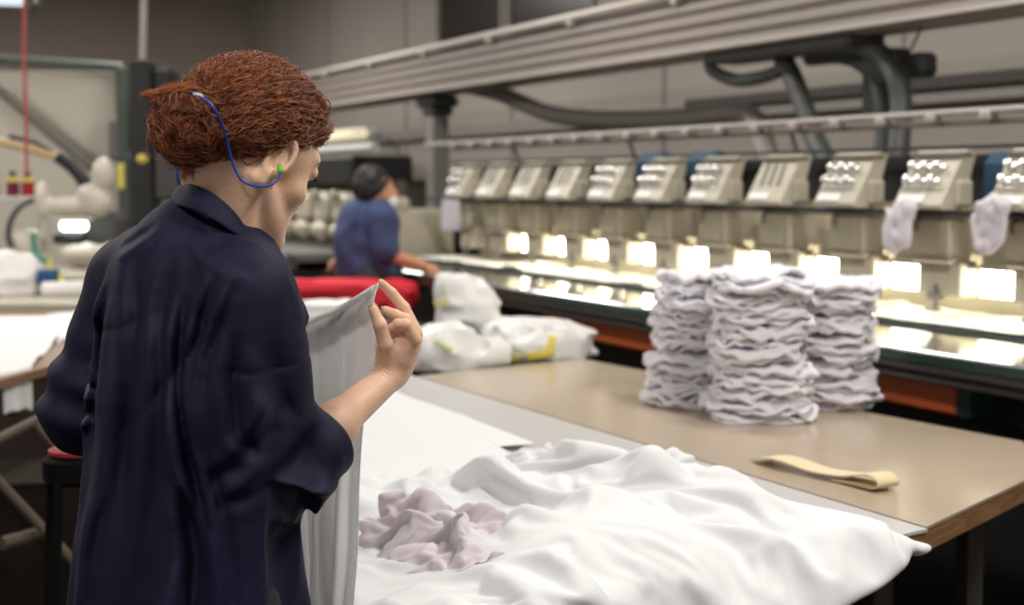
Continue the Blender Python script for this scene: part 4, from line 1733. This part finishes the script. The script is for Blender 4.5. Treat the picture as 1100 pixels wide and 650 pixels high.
# cream strap, folded back on itself
st_a, st_b = at_z(818, 492, TZ + .006), at_z(948, 524, TZ + .008)
dv_ = st_b - st_a
Ls = np.linalg.norm(dv_[:2])
ux = dv_ / Ls
ux[2] = 0
wy = np.array([ux[1], -ux[0], 0])
if wy @ HEAD > 0:
    wy = -wy
path = [(0, .004), (.05, .016), (.11, .020), (.2, .012), (.28, .016), (Ls - .03, .030), (Ls + .0, .026), (Ls + .008, .014), (Ls - .01, .005), (Ls - .06, .0045), (Ls - .12, .0035)]
pp = catmull([(a, b, 0) for a, b in path], 8)
V_ = []
nw = 7
for i, (a, z, _) in enumerate(pp):
    for j in range(nw):
        t = j / (nw - 1) - .5
        V_.append(st_a * [1, 1, 0] + [0, 0, TZ + z + .0015] + ux * a + wy * (t * .062 + .010 * math.sin(a * 14)))
fs = [(i * nw + j, (i + 1) * nw + j, (i + 1) * nw + j + 1, i * nw + j + 1) for i in range(len(pp) - 1) for j in range(nw - 1)]
o = build_mesh('fabric_strap', V_, fs, mat('cream_strap', (.68, .56, .36), .85, bump=.2, bscale=300), None, smooth=True)
md = o.modifiers.new('thick', 'SOLIDIFY')
md.thickness = .003
md.offset = 0
tag(o, 'cream cotton strap folded back on itself on the brown table', 'strap')
# ------------------------------------------------------------ second worker, far down the machine
D2 = 7.6
o2 = at_z(402, 480, 0)
c0 = RIGHT * (at_d(402, 230, D2) @ RIGHT) + HEAD * D2
W2 = thing('person', tuple(c0), 'far worker with dark hair and blue short-sleeved shirt, leaning over the machine bed', 'person')
W2.rotation_euler = (0, 0, ROTZ)


def G(px, py, d=0.0):
    p = at_d(px, py, D2 + d)
    return np.array([p @ RIGHT - c0 @ RIGHT, p @ HEAD - D2, p[2]])


def f2(P):
    h = G(404, 203)
    d = ell(P, h, (.090, .080, .112))
    d = smin(d, ell(P, h + [.045, .01, -.045], (.055, .055, .062)), .03)
    d = smin(d, cone(P, h + [.095, .01, -.01], h + [.108, .01, -.035], .010, .014), .012)
    d = smin(d, cone(P, h + [-.02, .0, -.06], G(399, 226), .05, .055), .02)
    d = smin(d, cone(P, G(398, 240), G(402, 330), .10, .11), .03)
    for (sh, el, wr, hd, dd) in ((G(412, 236, -.12), G(412, 272, -.14), G(455, 285, -.10), G(468, 296, -.08), -.1),
                                 (G(386, 232, .16), G(378, 270, .22), G(362, 281, .30), G(356, 288, .33), .2)):
        d = smin(d, chain(P, [sh, el, wr], [.05, .040, .026]), .02)
        d = smin(d, ell(P, (wr + hd) / 2 + [0.01, 0, 0], (.045, .022, .032)), .015)
        for k in range(4):
            o = np.array([0, .014 * (k - 1.5), 0])
            d = smin(d, chain(P, [(wr + hd) / 2 + o + [.02, 0, .01], hd + o + [.01, 0, .0], hd + o + [.018, 0, -.035]], [.010, .009, .007], .003), .005)
        d = smin(d, chain(P, [(wr + hd) / 2 + [0, -.02, .01], hd + [-.02, -.035, -.02]], [.012, .008], .003), .006)
    for s in (-1, 1):
        d = smin(d, chain(P, [(.0, .09 * s, .9), (.02, .09 * s, .48), (-.02, .09 * s, .09)], [.08, .055, .04]), .02)
        d = smin(d, cone(P, (-.02, .09 * s, .05), (.14, .09 * s, .035), .038, .03), .02)
    return d


V_, F_ = surfnet(f2, (-.42, -.45, 0), (.55, .60, 1.62), .009)
p2 = wmesh('body', V_, F_, mat('skin_far', (.55, .27, .15), .55), W2)


def f2h(P):
    h = G(404, 203)
    d = ell(P, h + [-.025, .0, .018], (.105, .098, .112))
    d = d - .008 * fbm(P * 22, 2)
    n_ = (P - h - [.035, 0, -.035]) @ np.array([.80, 0, -.60])
    return smax(d, n_, .02)


V_, F_ = surfnet(f2h, (-.3, -.3, 1.2), (.3, .3, 1.7), .007)
wmesh('hair', V_, F_, mat('black_hair', (.010, .008, .008), .6), W2)


def f2s(P):
    z = P[:, 2]
    a = G(400, 238)
    d = cone(P, a, G(403, 310), .135, .155)
    q = (P - (a + G(403, 310)) / 2)
    d = smin(d, cone(P, G(386, 236, .12), G(413, 238, -.10), .085, .085), .06)
    d = smin(d, ell(P, G(378, 262, .0), (.10, .15, .20)), .08)
    d = smin(d, cone(P, G(412, 238, -.12), G(415, 266, -.14), .078, .080), .03)
    d = smin(d, cone(P, G(388, 236, .15), G(380, 262, .22), .07, .075), .03)
    d = d - .009 * np.sin(P[:, 0] * 40 + 3 * vnoise(P * 6)) - .008 * fbm(P * 9, 2)
    d = smax(d, .92 - z, .01)
    d = smax(d, -cone(P, G(400, 224), G(402, 212), .058, .066), .01)
    return d


V_, F_ = surfnet(f2s, (-.42, -.45, .85), (.42, .6, 1.5), .009)
wmesh('shirt', V_, F_, mat('blue_shirt', (.030, .048, .125), .8), W2)


def f2t(P):
    d = None
    for s in (-1, 1):
        e = chain(P, [(.0, .08 * s, .95), (.02, .09 * s, .50), (-.02, .09 * s, .10)], [.115, .08, .07])
        d = e if d is None else smin(d, e, .03)
    return smax(d, .07 - P[:, 2], .01)


V_, F_ = surfnet(f2t, (-.2, -.25, .04), (.2, .25, 1.1), .014)
wmesh('trousers', V_, F_, m_trouser, W2)
for s in (-1, 1):
    f_ = lambda P: smax(cone(P, (-.03, .09 * s, .05), (.15, .09 * s, .04), .05, .042), .004 - P[:, 2], .003)
    V_, F_ = surfnet(f_, (-.12, .09 * s - .08, 0), (.25, .09 * s + .08, .12), .007)
    wmesh('shoe', V_, F_, m_shoe, W2)
V_, F_ = surfnet(lambda P: ell(P, G(404, 203) + [.075, .01, -.070], (.040, .056, .046)), np.array(G(404, 203)) + [-.05, -.1, -.2], np.array(G(404, 203)) + [.2, .1, .05], .007)
wmesh('face_mask', V_, F_, mat('mask_white', (.62, .66, .70), .8), W2)


# ------------------------------------------------------------ soft lumps: bags and red fabric
def blob(name, f, lo, hi, h, m, label, cat, group=None):
    V, Fq = surfnet(f, lo, hi, h)
    o = build_mesh(name, V, Fq.tolist(), m, None, smooth=True)
    return tag(o, label, cat, group)


m_bag = mat('white_plastic', (.74, .73, .71), .42, bump=.7, bscale=14)
m_yel = mat('yellow_print', (.72, .60, .12), .5)
DT = TZ - .02


def crumple(P, s=1.0):
    n = vnoise(P * 8 * s)
    n2 = vnoise(P * 17 * s + 5)
    return .024 * (1 - 2.2 * np.abs(n)) + .012 * (1 - 2 * np.abs(n2))


def bag_at(px, py, Y):
    return at_y(px, py, Y)


b1 = at_z(470, 392, DT)
b1 = np.array([b1[0] - .22, b1[1] + .20, DT])
k1 = 1 / (F / np.linalg.norm(b1[:2]))        # metres per pixel there
c = b1


def fbag1(P, cr=True):
    d = cone(P, c + [0, 0, .07], c + RIGHT * .0 + [0, 0, .22], .095, .075)
    d = smin(d, ell(P, c + RIGHT * .03 + [0, 0, .13], (.10, .085, .14)), .04)
    d = smin(d, ell(P, c - RIGHT * .035 + [0, 0, .25], (.05, .05, .05)), .03)
    return smax(d - (crumple(P) if cr else .032), DT + .002 - P[:, 2], .004)


blob('plastic_bag', fbag1, c - [.25, .25, .05], c + [.25, .25, .42], .006, m_bag, 'upright white plastic bag, the leftmost, standing beside the raised hand', 'bag', 'white plastic bags at the end of the brown table')
c_b = at_z(478, 398, DT)
c_b = np.array([c_b[0] - .02, c_b[1] + .02, DT])


def fbag2(P, cr=True):
    d = ell(P, c_b + [0, 0, .06] - RIGHT * .02, (.13, .11, .085))
    d = smin(d, ell(P, c_b + RIGHT * .10 + [0, 0, .04], (.10, .10, .055)), .03)
    return smax(d - (crumple(P) if cr else .032), DT + .002 - P[:, 2], .004)


blob('plastic_bag', fbag2, c_b - [.3, .3, .05], c_b + [.33, .33, .25], .006, m_bag, 'slumped white plastic bag in front of the upright one', 'bag', 'white plastic bags at the end of the brown table')
c_c = at_z(555, 388, DT)
c_c = np.array([c_c[0] + .02, c_c[1] + .06, DT])


def fbag3(P, cr=True):
    d = ell(P, c_c + [0, 0, .055] - RIGHT * .06, (.17, .15, .08))
    d = smin(d, ell(P, c_c + RIGHT * .10 + [0, 0, .05], (.11, .12, .07)), .04)
    d = smin(d, ell(P, c_c + RIGHT * .19 + [0, 0, .03], (.05, .06, .035)), .03)
    return smax(d - (crumple(P) if cr else .032), DT + .002 - P[:, 2], .004)


bg3 = blob('plastic_bag', fbag3, c_c - [.35, .35, .05], c_c + [.38, .38, .25], .006, m_bag, 'white plastic bag with yellow stripes lying at the left end of the brown table', 'bag', 'white plastic bags at the end of the brown table')


def band(f, poly, m, parent, off=.003):
    """printed stripe laid on a bag: rays from the camera onto the bag surface"""
    (x0, y0), (x1, y1), wd = poly
    V_ = []
    n, k = 22, 6
    org = np.array([0, 0, CAMZ])
    for i in range(n):
        for j in range(k):
            t, s_ = i / (n - 1), j / (k - 1) - .5
            dx, dy = x1 - x0, y1 - y0
            ln = math.hypot(dx, dy)
            px = x0 + dx * t - dy / ln * wd * s_
            py = y0 + dy * t + dx / ln * wd * s_
            V_.append((px, py))
    R_ = np.array([ray(a, b) for a, b in V_])
    R_ /= np.linalg.norm(R_, axis=1)[:, None]
    tt = np.full(len(R_), 3.6)
    for _ in range(160):
        tt = tt + np.clip(f(org + R_ * tt[:, None], False) * .45, -.05, .08)
    P = org + R_ * (tt - off)[:, None]
    ok = np.abs(f(P, False)) < .03
    fs = [(i * k + j, (i + 1) * k + j, (i + 1) * k + j + 1, i * k + j + 1) for i in range(n - 1) for j in range(k - 1)]
    fs = [q for q in fs if all(ok[list(q)])]
    grp_ = {}
    if fs:
        o = build_mesh('printed_stripe', P, fs, m, parent, smooth=True)
        md = o.modifiers.new('t', 'SOLIDIFY')
        md.thickness = .002


band(fbag3, ((522, 384), (558, 386), 9), m_yel, bg3)
band(fbag3, ((566, 384), (596, 378), 10), m_yel, bg3)
band(fbag3, ((594, 360), (590, 382), 9), m_yel, bg3)
bags = [o for o in COL.objects if o.name.startswith('plastic_bag')]
band(fbag1, ((452, 329), (482, 324), 9), mat('yellow_pale', (.74, .68, .36), .5), bags[0])
band(fbag2, ((468, 366), (486, 377), 5), mat('green_print', (.50, .60, .22), .5), bags[1])

m_red = mat('red_fabric', (.60, .012, .028), .8, bump=.2, bscale=200)
m_wfar = mat('white_fabric_far', (.78, .76, .74), .85)
ca = at_z(392, 338, DT)
cl = at_z(300, 338, DT)


def fold_stack(P, c, sx, sy, z0, z1, seed):
    q = P - c
    x, y = q @ RIGHT, q @ HEAD
    zc, hz = (z0 + z1) / 2, (z1 - z0) / 2
    nx_ = vnoise(np.stack([x * 5 + seed, y * 5, P[:, 2] * 18], 1))
    dx = np.abs(x) - sx + .03 * nx_
    dy = np.abs(y) - sy + .03 * nx_
    top = hz + .012 * vnoise(np.stack([x * 8 + seed, y * 8, 0 * x], 1)) - .03 * np.clip(np.abs(x) / sx, 0, 1) ** 3
    dz = np.abs(P[:, 2] - zc) - top
    d = smax(smax(dx, dy, .03), dz, .025)
    return d - .004 * np.sin(P[:, 2] * 2 * PI / .022 + 2 * nx_)


mid = (ca + cl) / 2
ff = lambda P: fold_stack(P, mid + HEAD * .25, .30, .22, DT, DT + .155, 3.0)
blob('red_fabric', ff, mid + HEAD * .25 - [.5, .5, 0] + [0, 0, -.05], mid + HEAD * .25 + [.5, .5, .35], .008, m_red, 'folded red fabric lying behind the held sheet, nearer the far worker', 'fabric')
c3 = at_z(418, 336, DT)
ff2 = lambda P: fold_stack(P, c3 + HEAD * .25 + RIGHT * -.02, .14, .22, DT, DT + .135, 9.0)
blob('red_fabric', ff2, c3 + HEAD * .25 - [.4, .4, .05], c3 + HEAD * .25 + [.4, .4, .35], .008, m_red, 'smaller fold of red fabric just left of the raised fingertip', 'fabric')
c4 = at_z(345, 356, DT)
ff3 = lambda P: fold_stack(P, c4 + [0, 0, 0], .24, .14, DT, DT + .135, 5.0)
blob('folded_white_fabric', ff3, c4 - [.4, .4, .03], c4 + [.4, .4, .15], .008, m_wfar, 'folded white fabric on the pale table in front of the red fabric', 'fabric')

# ------------------------------------------------------------ left side: table, overlock machine, frames
LZ = .85
lp = [at_z(58, 392, LZ)[:2], at_z(150, 362, LZ)[:2], at_z(120, 335, LZ)[:2], at_z(-60, 335, LZ)[:2], at_z(-60, 425, LZ)[:2]]
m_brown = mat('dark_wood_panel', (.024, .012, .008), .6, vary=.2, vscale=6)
cen_ = np.mean(lp, axis=0)
lt = thing('side_table', (cen_[0], cen_[1], 0), 'brown-edged table at far left covered with white cloth', 'table')
MB().prism([tuple(p) for p in lp], 'z', LZ - .03, LZ).build('tabletop', mat('side_edge', (.20, .10, .055), .5), lt)
q_ = cen_ + (np.array(lp) - cen_) * .93
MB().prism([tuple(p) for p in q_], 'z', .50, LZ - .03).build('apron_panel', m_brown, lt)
for p in (q_[0], q_[1], q_[2], q_[3], q_[4]):
    MB().box((p[0], p[1], .25), (.06, .06, .5), bev=.005).build('leg', m_leg, lt)


def drape(name, quad, z, m, label, hang, seed, n=46):
    """cloth on a table: a patch between four ground corners, its near side hanging down"""
    a, b, c, d = [np.array(p, float) for p in quad]     # near-left, near-right, far-right, far-left
    V_ = []
    for i in range(n):
        for j in range(n):
            u, v = i / (n - 1), j / (n - 1)
            nh_ = .34
            if v < nh_:
                s_ = (nh_ - v) / nh_
                p = a * (1 - u) + b * u
                out = (a - d + b - c)
                out = out / (np.linalg.norm(out) + 1e-9)
                wv = .022 * math.sin(u * 17 + seed) * s_ ** .7 + .012 * math.sin(u * 39 + seed) * s_
                p = p + out * (.012 + wv + .02 * min(1, s_ * 4))
                V_.append((p[0], p[1], z + .010 - hang * s_ * (1 + .18 * math.sin(u * 5 + seed))))
            else:
                s_ = (v - nh_) / (1 - nh_)
                p = (a * (1 - u) + b * u) * (1 - s_) + (d * (1 - u) + c * u) * s_
                V_.append((p[0], p[1], z + .010))
    V_ = np.array(V_)
    top = V_[:, 2] > z + .009
    nn_ = fbm(np.stack([V_[:, 0] * 5, V_[:, 1] * 5, 0 * V_[:, 0] + seed], 1), 3)
    V_[:, 2] += np.where(top, np.maximum(.014 * nn_, -.006), 0)
    fs = [(i * n + j, (i + 1) * n + j, (i + 1) * n + j + 1, i * n + j + 1) for i in range(n - 1) for j in range(n - 1)]
    return sheet_obj(name, V_, fs, m, label, 'cloth', sub=0, th=.003)


drape('white_cloth', [at_z(-58, 418, LZ)[:2], at_z(34, 396, LZ)[:2], at_z(86, 340, LZ)[:2], at_z(-50, 341, LZ)[:2]], LZ, m_wfar,
      'white cloth spread over the brown-edged side table, hanging over its front', .16, 1.0)
drape('white_cloth', [at_z(62, 368, LZ)[:2], at_z(132, 360, LZ)[:2], at_z(122, 338, LZ)[:2], at_z(78, 338, LZ)[:2]], LZ + .012, m_wfar,
      'small bright white cloth near the elbow of the woman on the side table', .02, 2.0, 24)

DL = 7.4


def Q(px, py, d=DL):
    return at_d(px, py, d)


mpp = DL / F
# bench carrying the overlock machine
bz = Q(60, 320, DL)[2]
bq = [at_z(-70, 327, bz)[:2], at_z(150, 327, bz)[:2], at_z(150, 300, bz)[:2], at_z(-70, 300, bz)[:2]]
bn = thing('sewing_bench', tuple(np.append(np.mean(bq, axis=0), 0)), 'cream sewing bench at far left under the overlock machine', 'bench')
MB().prism([tuple(p) for p in bq], 'z', bz - .04, bz).build('bench_top', m_cream, bn)
for p in bq:
    MB().box((p[0], p[1], (bz - .04) / 2), (.06, .06, bz - .04), bev=.005).build('leg', m_leg, bn)
bc = np.mean(bq, axis=0)
DB = float(np.append(bc, 0) @ HEAD)


def QB(px, py, dd=0.0):
    return at_d(px, py, DB + dd)


mpp = DB / F
m_om = mat('overlock_cream', (.56, .52, .44), .4)
m_dgrey = mat('motor_grey', (.055, .052, .05), .5)
om = thing('overlock_machine', tuple(np.append(QB(95, 300)[:2], bz)), 'cream overlock sewing machine with a small bright lamp on the far-left bench', 'sewing machine')


def fo(P):
    r_ = mpp
    E = lambda x, y, rx, ry, dd=0, rz=.07: ell(P @ FR, QB(x, y, dd) @ FR, (rx * r_, rz, ry * r_))
    d = E(111, 188, 12, 19)
    d = smin(d, E(96, 208, 13, 11), .03)
    d = smin(d, E(72, 222, 26, 11), .04)
    d = smin(d, E(104, 218, 16, 16), .04)
    d = smin(d, E(46, 215, 8, 20), .03)
    d = smin(d, E(88, 272, 24, 12, 0, .12), .03)
    d = smin(d, E(118, 286, 12, 26, .05, .10), .04)
    d = smin(d, E(70, 296, 40, 10, 0, .16), .03)
    d = smin(d, E(30, 262, 20, 18, .1, .10), .05)
    return smax(d - .003 * vnoise(P * 20), bz + .001 - P[:, 2], .004)


FR = np.stack([RIGHT, HEAD, np.array([0, 0, 1.])], 1)
c_ = QB(75, 240)
V_, F_ = surfnet(fo, c_ - [.55, .55, .5], c_ + [.55, .55, .5], .012)
build_mesh('body', V_, F_.tolist(), m_om, om, smooth=True)


def fbox(px0, py0, px1, py1, dd, dep, m, name, parent=None, bev=.02, top=None):
    a, b = QB(px0, py0, dd), QB(px1, py1, dd)
    c_ = (a + b) / 2 + HEAD * dep / 2
    return MB().box(tuple(c_), (abs((b - a) @ RIGHT), dep, abs(b[2] - a[2])), rz=ROTZ, bev=bev).build(name, m, parent)


fbox(88, 228, 132, 282, .12, .2, m_dgrey, 'motor', om, .04)
fbox(64, 237.5, 92, 248, -.10, .05, mat('led_white', (.85, 1.0, .95), .4, emit=6.0), 'lamp', om, .012)
fbox(60, 234, 98, 238, -.11, .09, m_om, 'lamp_hood', om, .006)
fbox(56, 252, 88, 262, -.06, .1, m_black, 'presser_gap', om, .01)
MB().tube(catmull([QB(12, 266), QB(9, 250), QB(14, 232), QB(26, 219), QB(42, 214)], 8), 3.2 * mpp, 8).build('hose', m_dgrey, om, smooth=True)
MB().tube(catmull([QB(62, 168, .1), QB(76, 178, .1), QB(88, 192, .1), QB(94, 205, .1)], 6), 7.0 * mpp, 10).build('belt_guard', m_black, om, smooth=True)
MB().tube(catmull([QB(36, 250, -.1), QB(36, 262, -.1), QB(40, 275, -.1), QB(52, 280, -.1)], 6), 3.0 * mpp, 8).build('guide_arm', mat('teal_part', (.03, .22, .15), .5), om, smooth=True)
# small coloured things lying on the bench
for (x0, y0, x1, y1, m, lab, nm, cat) in (
        (42, 290, 62, 305, mat('blue_part', (.01, .07, .20), .5), 'small dark blue box on the far-left bench between yellow bits', 'storage_box', 'box'),
        (26, 288, 36, 304, mat('yellow_part', (.62, .55, .06), .5), 'yellow thread cone left of the small blue box', 'thread_cone', 'thread'),
        (50, 276, 57, 296, m_yel, 'upright yellow thread cone on the blue box', 'thread_cone', 'thread'),
        (60, 294, 70, 305, m_yel, 'yellow thread cone right of the small blue box', 'thread_cone', 'thread'),
        (26, 316, 44, 323, mat('green_part', (.012, .10, .05), .5), 'dark green tray left of the white roll', 'tray', 'tray')):
    a, b = QB(x0, y0, -.3), QB(x1, y1, -.3)
    c_ = (a + b) / 2
    w_, h_ = abs((b - a) @ RIGHT), abs(a[2] - b[2])
    bot = c_[2] - h_ / 2
    if nm == 'thread_cone':
        mb = MB().lathe((c_[0], c_[1], bot), [(w_ * .5, 0), (w_ * .5, .006), (w_ * .42, .012), (w_ * .28, h_ * .9), (w_ * .12, h_ * .92), (w_ * .1, h_)], 16)
    else:
        mb = MB().box(tuple(c_), (w_, .10, h_), rz=ROTZ, bev=.01)
        mb.box((c_[0], c_[1], c_[2] + h_ / 2), (w_ * .9, .08, .008), rz=ROTZ, bev=.002)
    o = mb.build(nm, m, None, angle=40)
    tag(o, lab, cat)
a, b = QB(46, 312, -.42), QB(92, 310, -.42)
o = MB().tube([a, a * .98 + b * .02, b * .98 + a * .02, b], [.03, .044, .044, .03], 20).build('fabric_roll', m_wfar, None, angle=40)
tag(o, 'short white fabric roll lying on the bench at far left', 'fabric roll')
c_ = QB(12, 290, -.25)
V_, F_ = surfnet(lambda P: smax(ell(P, c_ * [1, 1, 0] + [0, 0, bz + .03], (.16, .16, .20)) - crumple(P, .7), bz - P[:, 2] + .002, .01), c_ * [1, 1, 0] + [-.26, -.26, bz - .05], c_ * [1, 1, 0] + [.26, .26, bz + .32], .012)
o = build_mesh('cloth_pile', V_, F_.tolist(), m_wfar, None, smooth=True)
tag(o, 'heaped white cloth at the left edge beside the overlock machine', 'cloth')

# thread stand behind: tan bar, shelf, red spools
ts = thing('thread_stand', tuple(np.append(QB(20, 300, .5)[:2], 0)), 'thread stand at the left edge with tan wooden bar and pale shelf', 'stand')
A_ = lambda x, y: QB(x, y, .5)
m_tan = mat('tan_wood', (.58, .42, .22), .5)
MB().tube([A_(-40, 140), A_(10, 155), A_(62, 168)], 5.0 * mpp, 8).build('wooden_bar', m_tan, ts)
MB().tube([A_(10, 146), A_(40, 153), A_(58, 162)], 3 * mpp, 8).build('dark_bar', m_dgrey, ts)
a, b = A_(-40, 212), A_(46, 218)
MB().box(tuple((a + b) / 2), (abs((b - a) @ RIGHT), .3, .04), rz=ROTZ, bev=.005).build('shelf', mat('shelf_pale', (.50, .47, .43), .5), ts)
a = A_(-20, 200)
MB().tube([[a[0], a[1], 0.0], [a[0], a[1], a[2] + .3]], .02, 8).build('post', m_grey, ts)
a = A_(47, 205)
MB().tube([[a[0], a[1], 0.0], [a[0], a[1], a[2] + .05]], .03, 8).build('post', m_om, ts)
m_spr = mat('crimson_thread', (.35, .005, .02), .7, bump=.4, bscale=200)
m_spm = mat('purple_thread', (.16, .012, .05), .7)
sz = A_(20, 214)[2] + .02
for k, (x, m, lab) in enumerate(((-6, m_tan, 'tan thread spool at the left edge of the pale shelf'), (14, m_spm, 'dark crimson thread spool, middle one on the pale shelf'), (30, m_spr, 'bright crimson thread spool at the right end of the pale shelf'))):
    p = A_(x, 200)
    sp = thing('thread_spool', (p[0], p[1], sz), lab, 'thread spool', 'thread spools on the pale shelf')
    MB().lathe((p[0], p[1], sz), [(.034, 0), (.036, .004), (.036, .075), (.030, .082)], 18).build('thread', m, sp, angle=40)
    MB().lathe((p[0], p[1], sz + .082), [(.034, 0), (.034, .024), (.020, .030)], 18).build('yellow_collar', m_yel if k else m_tan, sp, angle=40)
    MB().lathe((p[0], p[1], sz + .112), [(.020, 0), (.018, .03), (.006, .036)], 14).build('spool_top', m_black, sp, angle=40)

# teal pipe frame, dark column, pale pipe, red cord, hanging lamp
pf = thing('pipe_frame', tuple(np.append(QB(130, 300, 1.5)[:2], 0)), 'grey-green pipe frame with horizontal rail across the far-left wall', 'frame')
m_teal = mat('grey_green_paint', (.10, .125, .105), .5)
B_2 = lambda x, y: QB(x, y, 1.5)
MB().tube([B_2(-60, 59), B_2(132, 73)], 5 * mpp * 1.15, 8).build('rail', m_teal, pf)
a = B_2(132, 73)
MB().box((a[0], a[1], a[2] / 2), (.085, .085, a[2]), rz=ROTZ, bev=.01).build('post', m_teal, pf)
MB().tube([B_2(-25, 74), B_2(100, 178)], 9 * mpp, 8).build('shadow_bar', mat('shadow_bar_tone', (.19, .175, .145), .7), pf)  # bar added in a darker wall tone, standing for a diagonal cast shadow
a, b = B_2(-70, 76), B_2(126, 300)
MB().box(tuple((a + b) / 2 + HEAD * .08), (abs((b - a) @ RIGHT), .03, a[2] - b[2]), rz=ROTZ, bev=.005).build('pale_board', mat('board_pale', (.56, .52, .44), .8), pf)
a = B_2(126, 150)
MB().box((a[0], a[1], a[2]), (.11, .08, .26), rz=ROTZ, bev=.02).build('bracket', m_grey, pf)
dc = thing('machine_column', tuple(np.append(QB(160, 300, 1.1)[:2], 0)), "tall black machine column behind the woman's bun", 'machine')
B3 = lambda x, y: QB(x, y, 1.1)


def bx3(x0, y0, x1, y1, m, nm, dep=.2, zfloor=False):
    a, b = B3(x0, y0), B3(x1, y1)
    z0 = 0 if zfloor else b[2]
    c_ = (a + b) / 2
    MB().box((c_[0], c_[1], (a[2] + z0) / 2), (abs((b - a) @ RIGHT), dep, a[2] - z0), rz=ROTZ, bev=.02).build(nm, m, dc)


bx3(141, 66, 170, 205, m_black, 'column', zfloor=True)
bx3(168, 74, 190, 130, m_black, 'head_box')
bx3(170, 130, 200, 215, m_dgrey, 'lower_box', .25)
bx3(126, 176, 135, 203, m_yel, 'yellow_tag', .02)
bx3(151, 166, 163, 176, m_yel, 'yellow_knob', .24)
a, b = B3(155, -12), B3(153, 68)
MB().tube([a, b], 4.2 * mpp, 10).build('pale_pipe', mat('pale_pipe', (.42, .38, .33), .5), dc)
MB().tube([B3(158, 84), B3(152, 130), B3(140, 170)], 3 * mpp, 8).build('cable', m_grey, dc)
a, b = QB(27, -30, .4), QB(29, 192, .4)
o = MB().tube(catmull([a, QB(26, 60, .4), QB(28, 120, .4), b], 6), 1.9 * mpp, 8).build('hanging_rope', mat('red_cord', (.42, .07, .07), .6), None, smooth=True)
tag(o, 'thin red cord hanging down at the far left in front of the wall', 'cord')
c_ = QB(8, 2, .8)
lmp = thing('hanging_lamp', (c_[0], c_[1], c_[2]), 'bluish white lamp partly cut off at the top left corner', 'lamp')
MB().box(tuple(c_ + [0, 0, .02]), (.19, .5, .03), rz=ROTZ + .3, bev=.01).build('lamp_panel', mat('bluish_lamp', (.75, .85, 1.0), .4, emit=.8), lmp)
MB().tube([c_ + [0, 0, .03], [c_[0], c_[1], ZC]], .008, 6).build('stem', m_grey, lmp)
c_ = QB(36, 5, 1.5)
o = MB().box(tuple(c_), (.06, .08, .08), rz=ROTZ, bev=.02).tube([c_ + [0, 0, .03], [c_[0], c_[1], ZC]], .01, 6).build('hook_block', m_dgrey)
tag(o, 'small dark hook block hanging at the top left, right of the red cord', 'hook')

# ------------------------------------------------------------ lower left: trestle, crate, dark things under the table
tr = thing('folding_trestle', tuple(np.append(at_z(30, 640, 0.05)[:2], 0)), 'folding trestle with pale slanting legs beneath the side table', 'trestle')
tp_ = at_d(0, 512, 3.9)
m_tr = mat('trestle_wood', (.085, .06, .038), .7)


def bar(nm, a, b, r_, m, par):
    MB().tube([a, b], r_, 8).build(nm, m, par)


a = at_d(-30, 486, 3.9)
b = at_d(82, 606, 3.9)
b2 = a + (b - a) * ((a[2] - .02) / (a[2] - b[2]))
bar('slanting_leg', a, b2, .014, m_tr, tr)
bar('slanting_leg', a + HEAD * .5, b2 + HEAD * .5, .014, m_tr, tr)
bar('slanting_leg', b2 * [1, 1, 0] + [0, 0, a[2]] + HEAD * .25, a * [1, 1, 0] + [0, 0, .02] + HEAD * .25, .014, m_tr, tr)
bar('cross_bar', a + HEAD * -.03, a + HEAD * .55, .016, m_tr, tr)
bar('foot_bar', at_d(2, 584, 3.85), at_d(46, 572, 3.95), .020, m_tr, tr)
ck = at_d(66, 530, 4.25)
cr = thing('cardboard_box', (ck[0], ck[1], 0), "dull brown box standing on the floor behind the woman's left side", 'box')
hz = at_d(60, 508, 4.25)[2]
MB().box((ck[0], ck[1], hz / 2), (.42, .36, hz), rz=ROTZ + .2, bev=.008).build('box_body', mat('dull_brown', (.018, .013, .010), .9, spec=.1), cr)
MB().box((ck[0], ck[1], hz + .006), (.43, .37, .012), rz=ROTZ + .2, bev=.003).build('lid', mat('dull_brown_lid', (.03, .023, .017), .9, spec=.1), cr)
st = at_d(84, 482, 3.0)
m_stool = mat('stool_black', (.004, .004, .004), .8, spec=.1)
so = thing('stool', (st[0], st[1], 0), "black stool with red padded seat edge beside the woman's left sleeve", 'stool')
MB().lathe((st[0], st[1], st[2] - .012), [(.055, 0), (.062, .004), (.062, .012), (.05, .016)], 28).build('red_pad', mat('red_pad', (.30, .012, .02), .5), so, angle=40)
MB().lathe((st[0], st[1], st[2] - .07), [(.065, 0), (.075, .01), (.075, .05), (.06, .058)], 28).build('seat', m_stool, so, angle=40)
for k in range(4):
    an_ = PI / 4 + k * PI / 2
    MB().tube([(st[0] + .07 * math.cos(an_), st[1] + .07 * math.sin(an_), st[2] - .06), (st[0] + .13 * math.cos(an_), st[1] + .13 * math.sin(an_), .01)], .010, 8).build('leg', m_stool, so)
